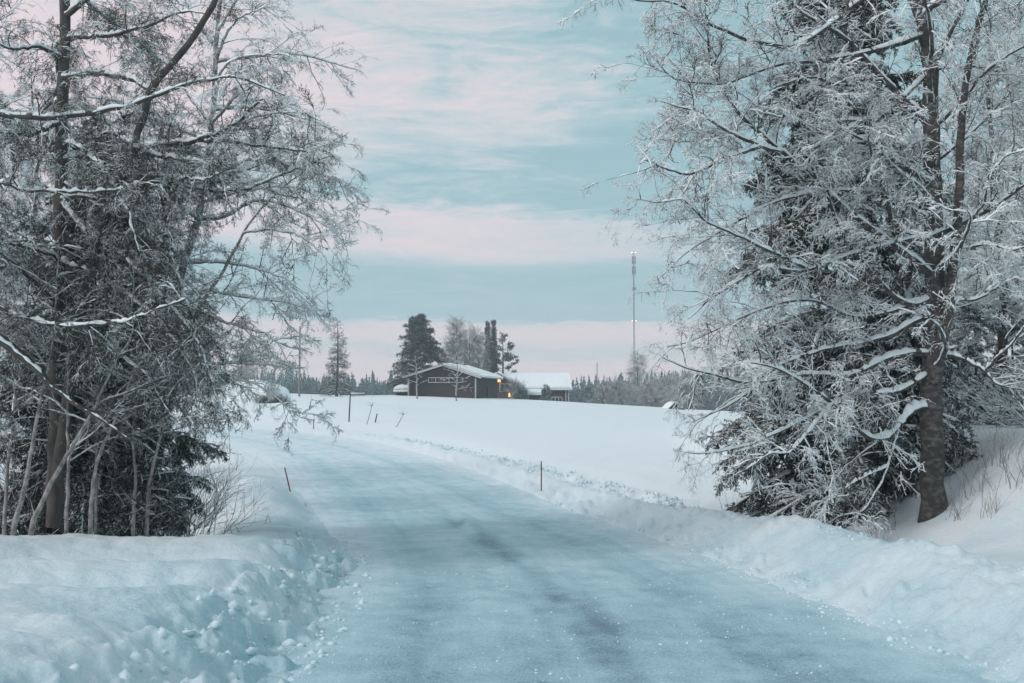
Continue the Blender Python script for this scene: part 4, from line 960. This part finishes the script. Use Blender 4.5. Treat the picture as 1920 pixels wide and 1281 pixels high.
def outhouse():
    Y = 126.; a = A(738, 745, Y); b = A(768, 745, Y); g = 1.6; w_ = b[0] - a[0]
    root = empty('lean_to_shed', ((a[0] + b[0]) / 2, Y, g), 'small shed with a thick snow roof against the left side of the barn', 'shed')
    zt = A(750, 736, Y)[2]; x0 = a[0] + .35; x1 = b[0] - .1
    m = MB(); m.box(((x0 + x1) / 2, Y + 1.5, (g + zt) / 2), (x1 - x0, 3, zt - g)); m.build('wall', M['barnwall'], root)
    m = MB(); m.box(((x0 + x1) / 2 - .15, Y + 1.4, zt + .05), (x1 - x0 + .7, 3.6, .1)); r = m.build('roof', M['poleblue'], root)
    zt += .1; snow_slab('snow_cover', (a[0], Y - .4, zt), (b[0] - .05, Y - .4, zt), (b[0] - .05, Y + 3.2, zt + .35), (a[0] + .3, Y + 3.2, zt + .35), .62, r, 7)
outhouse()
def cottage():
    Y = 150.; g = .2
    L_ = A(985, 745, Y)[0]; R__ = A(1068, 745, Y)[0]
    root = empty('cottage', ((L_ + R__) / 2, Y, g), 'low dark red cottage with a broad snow-covered roof right of the barn', 'house')
    rz = R_(3.5); f = frame((L_, Y, 0), rz); W = R__ - L_ - .2; D = 8.
    ze = A(1000, 729, Y)[2]; zr_ = A(1000, 703, Y + D / 2)[2]
    prof = [(0, g), (D, g), (D, ze), (D / 2, zr_ - .1), (0, ze)]
    prism_obj('wall', [f(0 - 3, y, z) for y, z in prof], [f(W, y, z) for y, z in prof], M['redwall'], root)
    def slab(pa, pb, seed, th=.4, t=.12):   # pa,pb: lower edge and upper edge point pairs
        lo, hi = pa, pb; up = np.array([0, 0, t])
        V = [lo[0], lo[1], hi[1], hi[0]]; V = [np.array(v) for v in V]; r = prism_obj('roof', V, [v + up for v in V], M['poleblue'], root)
        snow_slab('snow_cover', V[0] + up, V[1] + up, V[2] + up, V[3] + up, th, r, seed)
    ov = .5; s_ = (zr_ - ze) / (D / 2)
    slab((f(-3, -ov, ze - ov * s_), f(W + .6, -ov, ze - ov * s_)), (f(-3, D / 2 - .003, zr_), f(W + .6, D / 2 - .003, zr_)), 11)
    slab((f(-3, D + ov, ze - ov * s_), f(W + .6, D + ov, ze - ov * s_)), (f(-3, D / 2 + .003, zr_), f(W + .6, D / 2 + .003, zr_)), 12)
    # front wing with its gable to the camera, half hidden by the barn
    xr = A(985, 745, Y - 3)[0] - .1; xm = A(934, 745, Y - 3)[0]; xl = 2 * xm - xr; Yf = Y - 3.5
    prof = [(xl, g), (xr, g), (xr, ze - .1), (xm, zr_ - .12), (xl, ze - .1)]
    prism_obj('wing_wall', [(x, Yf, z) for x, z in prof], [(x, Y + 5, z) for x, z in prof], M['redwall'], root)
    sg = (zr_ - ze) / (xr - xm)
    for sgn, xe, seed in ((1, xr, 13), (-1, xl, 14)):
        xo = xe + sgn * .4
        slab(((xo, Yf - .5, ze - .4 * sg), (xo, Y + 4.0, ze - .4 * sg)), ((xm + sgn * .003, Yf - .5, zr_ + .02), (xm + sgn * .003, Y + 4.0, zr_ + .02)), seed, .3)
        za, zb = ze - .4 * sg, zr_ + .02
        prism_obj('fascia_board', [(xo, Yf - .56, za - .15), (xm, Yf - .56, zb - .15), (xm, Yf - .56, zb + .12), (xo, Yf - .56, za + .12)], [(xo, Yf - .51, za - .15), (xm, Yf - .51, zb - .15), (xm, Yf - .51, zb + .12), (xo, Yf - .51, za + .12)], M['trim'], root)
    m = MB(); xw = A(941, 745, Yf)[0]; m.box((xw, Yf - .04, A(0, 727, Yf)[2]), (.7, .08, 1.3)); wd_ = m.build('window', M['trim'], root)
    m = MB(); m.box((xw, Yf - .09, A(0, 727, Yf)[2]), (.5, .03, 1.05)); m.build('pane', M['glass'], wd_)
    m = MB(); xl_ = A(936, 745, Yf)[0]; m.box((xl_, Yf - .25, A(0, 714, Yf)[2]), (.42, .3, .42)); m.build('lamp', M['lamp'], root)
    for px in (1063, 1068): 
        xx = A(px, 745, Y)[0] - .15; yy = Y - .12 + (xx - L_) * math.tan(rz)
        m = MB(); m.box((xx, yy, (g + ze) / 2), (.16, .12, ze - g - .1)); m.build('corner_post', M['trim'], root)
    # porch roof
    pa, pb = A(989, 741, Y - 2.5), A(1019, 741, Y - 2.5); zt = pa[2]
    m = MB(); m.box(((pa[0] + pb[0]) / 2, Y - 1.6, zt), (pb[0] - pa[0], 2.4, .1)); r = m.build('porch_roof', M['poleblue'], root)
    snow_slab('snow_cover', (pa[0], Y - 2.9, zt + .05), (pb[0], Y - 2.9, zt + .05), (pb[0], Y - .5, zt + .45), (pa[0], Y - .5, zt + .45), .45, r, 15)
    for xx in (pa[0] + .15, pb[0] - .15): m = MB(); m.box((xx, Y - 2.6, (g + zt) / 2), (.12, .12, zt - g - .1)); m.build('porch_post', M['trim'], root)
    # railing
    q0, q1 = A(1028, 748, Y - 3), A(1054, 748, Y - 3); zz = q0[2]
    fr = empty('porch_railing', (q0[0], Y - 3, g), 'pale low railing in front of the cottage wall beside its corner posts', 'railing')
    m = MB(); m.box(((q0[0] + q1[0]) / 2, Y - 3, zz + .25), (q1[0] - q0[0], .08, .12)); m.build('rail', M['trim'], fr)
    for k in range(5): m = MB(); m.box((q0[0] + (q1[0] - q0[0]) * k / 4, Y - 3, (zz + .19 + g) / 2), (.09, .07, zz + .19 - g)); m.build('post', M['trim'], fr)
cottage()
# garden lantern
a = A(955, 741, 130); gz = H1(a[0], a[1]); root = empty('garden_lantern', (a[0], 130, gz), 'small glowing yellow garden lantern between barn and cottage', 'lantern')
m = MB(); m.tube([(a[0], 130, gz - .2), (a[0], 130, a[2] - .2)], [.05, .05], 6); m.build('post', M['darkstick'], root)
m = MB(); m.tube([(a[0], 130, a[2] - .22), (a[0], 130, a[2] + .1), (a[0], 130, a[2] + .3)], [.10, .13, .03], 8); m.build('lamp_glass', M['lamp'], root)
# low shed roof right, snow heap
Y = 128.; a, b = A(1243, 768, Y), A(1292, 768, Y); g = a[2] - 1.2
root = empty('shed', ((a[0] + b[0]) / 2, Y, g), 'dark sloping shed roof peeping over the crest at the edge of the right trees', 'shed')
zt = A(1266, 755, Y)[2]; xm = A(1266, 755, Y)[0]
prism_obj('wall', [(a[0] + .4, Y, g), (b[0] - .4, Y, g), (b[0] - .4, Y, g + .9), (xm, Y, zt - .15), (a[0] + .4, Y, g + .9)], [(a[0] + .4, Y + 5, g), (b[0] - .4, Y + 5, g), (b[0] - .4, Y + 5, g + .9), (xm, Y + 5, zt - .15), (a[0] + .4, Y + 5, g + .9)], M['barnwall'], root)
for xe, sd_ in ((a[0], 21), (b[0], 22)):
    ze = g + .7; xi = xm + (.003 if xe > xm else -.003); V = [np.array(q) for q in [(xe, Y - .4, ze), (xe, Y + 5.4, ze), (xi, Y + 5.4, zt), (xi, Y - .4, zt)]]
    r = prism_obj('roof', V, [v + np.array([0, 0, .1]) for v in V], M['poleblue'], root); snow_slab('snow_cover', *[v + np.array([0, 0, .1]) for v in V], .04, r, sd_)
# snow-buried hedge on the far left
def hedge():
    rng = np.random.default_rng(9); Y = 96.; a, b = A(412, 745, Y), A(545, 745, Y); g = a[2] - .6
    root = empty('snow_buried_hedge', ((a[0] + b[0]) / 2, Y, g), 'long hedge buried under lumpy snow on the crest at the far left', 'hedge')
    V0, T_ = icos(4); V0 = V0 * 1.0
    c = np.array([(a[0] + b[0]) / 2, Y, g + .4]); hx = (b[0] - a[0]) / 2; top = A(470, 714, Y)[2] - c[2]
    n = fbm(V0[:, 0] * 7 + 5, V0[:, 1] * 5 + V0[:, 2] * 5, 4, 12) - .5
    px_ = np.sign(V0[:, 0]) * np.abs(V0[:, 0]) ** .6; pz = np.sign(V0[:, 2]) * np.abs(V0[:, 2]) ** .7
    sh = 1 - .25 * np.clip(px_, 0, 1)
    V = np.stack([px_ * hx, V0[:, 1] * 1.5 * (1 + n), pz * top * sh * (1 + .45 * n)], -1) + c
    build('snow_cover', V, None, M['tree_snow'], root, tris=T_)
    m = 260; pos = np.stack([c[0] + hx * (.1 + .85 * rng.random(m)), np.full(m, Y - 1.2) - .4 * rng.random(m), np.full(m, c[2] - .4)], -1)
    P, Rr = grow(pos, nrm(np.concatenate([rng.normal(size=(m, 2)) * .6 + [0, -.3], np.ones((m, 1))], 1)), .5 + .6 * rng.random(m), np.full(m, .03), 5, .1, .2, rng, .02)
    V, Q = tube(P, Rr, 4); o = build('twigs', V, Q, M['twig'], root); o['kind'] = 'stuff'
hedge()
print('buildings', round(time.time() - T0, 1))

# ------------------------------------------------------------------ trees round the farm
def far_conifer(px, ptop, Y, Rb, lab, seed, kind='spruce', pbase=750, nb=90, mt='needle_mid', cat='tree', fill=1.0, group=None, g=None):
    rng = np.random.default_rng(seed); b = A(px, pbase, Y); g = H1(b[0], b[1]) - .2 if g is None else g; b[2] = g
    Hh = A(px, ptop, Y)[2] - g
    root = empty({'spruce': 'spruce_tree', 'pine': 'pine_tree', 'larch': 'larch_tree'}[kind], tuple(b), lab, cat, group)
    t = np.linspace(0, 1, 12); P = b + np.stack([.1 * np.sin(3 * t), 0 * t, Hh * t], -1); V, Q = tube(P[None], (.022 * Hh * (1 - .93 * t))[None], 8); build('trunk', V, Q, M['bark'], root)
    pr = {'spruce': lambda q: (1 - q) ** .8, 'narrow': lambda q: (1 - q) ** .5, 'larch': lambda q: (1 - q) ** .9 * .95 + .03, 'round': lambda q: np.interp(q, [0, .2, .5, .8, .95, 1], [.9, 1, .78, .48, .25, .05]),
          'pine': lambda q: np.interp(q, [0, .25, .35, .6, .85, 1], [.3, .5, 1, .9, .5, .1])}
    prof = pr.get(fill if isinstance(fill, str) else kind)
    tb = np.sort((.06 if kind != 'pine' else .18) + .93 * rng.random(nb)) ; tb = tb[tb < .995]; n = len(tb); az = rng.random(n) * 6.28
    L = Rb * prof(tb) * (.7 + .5 * rng.random(n)) + .1; up = np.interp(tb, [0, 1], [-.05, .7]) if kind != 'pine' else np.full(n, .25)
    P1, R1 = grow(b + np.stack([.1 * np.sin(3 * tb), 0 * tb, Hh * tb], -1), nrm(np.stack([np.cos(az), np.sin(az), up], -1)), L, .012 * L + .012, 7, .16 if kind != 'pine' else -.05, .05, rng, .012)
    Vs, Qs, Ms, k = [], [], [], 0
    def add(V, Q, m):
        nonlocal k
        Vs.append(V); Qs.append(Q + k); Ms.append(np.full(len(Q), m)); k += len(V)
    V, Q = tube(P1, R1, 3); add(V, Q, 1)
    dn = {'spruce': (9, 22, .30, .07), 'pine': (6, 20, .34, .10), 'larch': (7, 12, .30, .035)}[kind]
    P2, R2 = spawn(P1, R1, dn[0], .15 if kind != 'pine' else .45, 1, .8, min(.5, .4 * Rb), min(.35, .3 * Rb), 3, .2 if kind != 'pine' else -.1, .1, rng, .01, .4, 0, .01)
    for Pq in (P1, P2): V, Q = blades(Pq, dn[1], dn[2], dn[3], rng, .7, .05, .1 if kind != 'pine' else .45); add(V, Q, 0)
    build('crown', np.concatenate(Vs), np.concatenate(Qs), [M[mt], M['bark']], root, np.concatenate(Ms), smooth=False)
    V, Q = snowtube(P1, R1 * 1.3, np.full(R1.shape, .09 if kind == 'spruce' else .06), rng, .4); build('snow_cover', V, Q, M['tree_snow'], root, smooth=False)
    return root
far_conifer(631, 598, 118, 2.1, 'lone airy larch with a pointed top on the crest between the pole and the barn', 201, 'larch', nb=130)
far_conifer(785, 592, 150, 4.3, 'broad bushy conifer towering behind the left half of the barn', 202, 'spruce', nb=300, fill='round', mt='needle_mid')
far_conifer(914, 602, 165, .62, 'narrow dark columnar spruce, left one of the tight pair behind the barn', 203, 'spruce', nb=420, fill='narrow', mt='needle_mid')
far_conifer(925, 600, 168, .62, 'narrow dark columnar spruce, right one of the tight pair behind the barn', 204, 'spruce', nb=420, fill='narrow', mt='needle_mid')
far_conifer(942, 625, 165, 2.4, 'irregular pine with tufted crown right of the columnar spruces', 205, 'pine', nb=60, mt='needle_mid')
far_conifer(975, 725, 138, .85, 'little frosted spruce left of the cottage porch', 206, 'spruce', nb=60, mt='needle_far')
far_conifer(1023, 722, 140, .75, 'little frosted spruce right of the cottage porch', 207, 'spruce', nb=60, mt='needle_far')
far_conifer(1103, 728, 170, 1.1, 'frosted bushy spruce right of the cottage', 208, 'spruce', nb=60, mt='needle_far')
far_conifer(575, 712, 240, 2.0, 'frosted tree between the pole and the lone larch', 209, 'spruce', nb=60, mt='needle_far')
def resample_set(P, n): return np.stack([resample(p, n) for p in P])
def far_birch(px, ptop, Y, sp, lab, seed, Rt=.14, nL=26, t0=.2, upw=.9, mt='birch', dr=.3, dn=(3, 4, 3), snow=(.03, .03, .03), rm=.010, name='birch_tree', col='twig'):
    rng = np.random.default_rng(seed); b = A(px, 750, Y); b[2] = H1(b[0], b[1]) - .2; Hh = A(px, ptop, Y)[2] - b[2]
    root = empty(name, tuple(b), lab, 'tree'); n = 20; t = np.linspace(0, 1, n); w_ = np.cumsum(rng.normal(size=(n, 2)) * .03, 0)
    P = b + np.stack([w_[:, 0], w_[:, 1], Hh * .93 * t], -1); Rr = Rt * (1 - .85 * t)
    V, Q = tube(P[None], Rr[None], 8); build('trunk', V, Q, M[mt], root)
    pos, d, ln = [], [], []
    for k in range(nL):
        tt = t0 + (.99 - t0) * k / nL; i = int(tt * (n - 1)); az = k * 2.4 + rng.random(); pos.append(P[i]); d.append([math.cos(az), math.sin(az), upw]); ln.append(sp * (1.1 - tt) ** .6 * (.7 + .5 * rng.random()))
    P1, R1 = grow(np.array(pos), nrm(np.array(d)), np.array(ln), np.full(nL, Rt * .22), 10, .05, .06, rng, .012)
    P2, R2 = spawn(P1, R1, min(dn[0], 2.2), .1, 1, .8, .9, .6, 4, dr, .1, rng, .01, .8, .05, rm)
    if dn[0] > 2:
        pa, da, ta = along(np.concatenate([resample_set(P1, 5), P2]), dn[0] * 1.1, .15, 1, .7, rng); scatter('twigs', root, pa, da, 1.15 * (.5 + .8 * rng.random(len(ta))), SP['fartwig'], rng, 'fartwig')
    Vs, Qs, Ms, k = [], [], [], 0
    for Pq, Rq, h in ((P1, R1, snow[0]), (P2, R2, snow[1])):
        V, Q, m = twigtube(Pq, Rq, h, rng, .35); Vs.append(V); Qs.append(Q + k); Ms.append(m); k += len(V)
    build('crown', np.concatenate(Vs), np.concatenate(Qs), [M[col], M['tree_snow']], root, np.concatenate(Ms), smooth=False)
    return root
far_birch(857, 588, 150, 2.2, 'tall pale birch rising highest behind the barn ridge', 221, .16, 40, .2, 1.1, dn=(5, 6, 3))
far_birch(840, 640, 152, 2.2, 'rounded bare birch crown just left of the tall pale birch', 222, .12, 26, .3, .8, dn=(5, 6, 3))
far_birch(880, 612, 156, 2.6, 'wide bare birch between the tall birch and the columnar spruces', 223, .16, 32, .3, .9, dn=(5, 6, 3))
far_birch(897, 606, 160, 2.2, 'bare birch close against the left columnar spruce', 224, .14, 28, .3, .9, dn=(5, 6, 3))
far_birch(782, 655, 112, 2.0, 'small pale leafless tree in front of the left part of the barn', 225, .11, 16, .35, .55, 'pale', .0, (1.6, 1.6, 1), name='leafless_tree', rm=.012)
far_birch(856, 655, 110, 2.4, 'pale leafless tree in front of the right part of the barn', 226, .12, 20, .3, .5, 'pale', .0, (1.6, 1.6, 1), name='leafless_tree', rm=.012)
far_birch(1195, 650, 200, 2.6, 'frosty drooping birch in front of the tall radio mast', 227, .18, 34, .25, .8, dn=(5, 6, 3), snow=(.06, .05, .05))
far_birch(460, 640, 230, 3.5, 'faint frosty birch beyond the buried hedge', 228, .2, 34, .25, .9, dn=(5, 5, 3), snow=(.08, .06, .06))
far_birch(965, 712, 146, 1.6, 'bare shrub-like tree beside the cottage gable', 229, .05, 16, .1, .9, dn=(4, 4, 3), name='leafless_tree')
for k, (px, ptop, Y, sp, lab) in enumerate([(1150, 715, 180, 3.6, 'dark rounded thicket tree left of the tall mast'), (1172, 722, 190, 3.0, 'dark low tree right beside the mast birch'), (1130, 728, 175, 2.4, 'low dark tree at the right of the frosted spruce'),
                                       (1222, 715, 185, 3.6, 'bushy bare tree right of the tall mast'), (1250, 705, 190, 4.0, 'larger bare tree farther right of the tall mast'), (1290, 700, 170, 4, 'bare tree behind the left fringe of the big birch')]):
    far_birch(px, ptop, Y, sp, lab, 240 + k, .12, 30, .05, .8, dn=(4, 5, 3), name='thicket_tree', snow=(.03, .02, .02), dr=.1)
print('farm', round(time.time() - T0, 1))

# ------------------------------------------------------------------ far forest: one mass
def forest():
    rng = np.random.default_rng(77); Vs, Qs, k = [], [], 0
    prot = []
    fsrc = []
    for q in range(6):
        r2 = np.random.default_rng(500 + q); V, Q, n = [], [], 0
        nb = 90; tb = np.sort(r2.random(nb)) * .97 + .02; az = r2.random(nb) * 6.28; L = .16 * (1 - tb) ** .8 * (.6 + .7 * r2.random(nb)) + .008
        for t, a, l in zip(tb, az, L):
            c, s = math.cos(a), math.sin(a); w_ = l * .55
            V += [(0, 0, t + .03), (c * l * .6 - s * w_, s * l * .6 + c * w_, t - .01), (c * l, s * l, t - .035 * r2.random() - .02), (c * l * .6 + s * w_, s * l * .6 - c * w_, t - .01)]; Q.append([n, n + 1, n + 2, n + 3]); n += 4
        V += [(-.008, 0, 0), (.008, 0, 0), (.002, 0, 1.02), (-.002, 0, 1.02)]; Q.append([n, n + 1, n + 2, n + 3])
        fsrc.append(free_mesh('forest_spruce', V, Q, np.zeros(len(Q)), [M['forest']]))
    nT = 5200
    u = -.62 + 1.24 * rng.random(nT); Y = 330 + 290 * rng.random(nT) ** 1.1; x = u * Y
    z = height(x, Y, fine=False); prn = fbm(u * 9, Y * 0 + 2, 3, 55)
    hh = np.interp(u, [-.6, -.25, -.1, 0, .12, .3, .6], [18.5, 17.5, 17.0, 17.5, 18.5, 18, 19]) * (.68 + .30 * rng.random(nT) + .35 * (prn - .5)) * (Y / 430) ** .35
    hh = np.where(rng.random(nT) < .04, hh * 1.18, hh)
    root = bpy.data.objects.new('forest_anchor', None); d = nrm(np.concatenate([rng.normal(size=(nT, 2)), np.zeros((nT, 1))], 1)); wd = hh * (.8 + .5 * rng.random(nT))
    o = scatter('forest', None, np.stack([x, Y, z - .3], -1), d, np.stack([wd, wd, hh], -1), fsrc, rng, 'forest'); bpy.data.objects.remove(root)
    tag(o, 'far spruce forest dusted with frost along the horizon', 'forest', kind='stuff')
forest()

# ------------------------------------------------------------------ haze
m = MB(); m.box((0, 250, 27), (1400, 1000, 86)); 
hz = bpy.data.materials.new('haze'); hz.use_nodes = True; t = hz.node_tree; t.nodes.clear()
pv = N(t, 'ShaderNodeVolumePrincipled'); pv.inputs['Color'].default_value = (.80, .90, .95, 1); pv.inputs['Density'].default_value = .0008; pv.inputs['Anisotropy'].default_value = .1
ou = N(t, 'ShaderNodeOutputMaterial'); t.links.new(pv.outputs[0], ou.inputs['Volume'])
o = m.build('haze', hz); tag(o, 'thin cold haze over the whole landscape', 'haze', kind='stuff')
tri = sum(len(me.polygons) for me in bpy.data.meshes) * 2
print('done', round(time.time() - T0, 1), 'tris ~', tri)
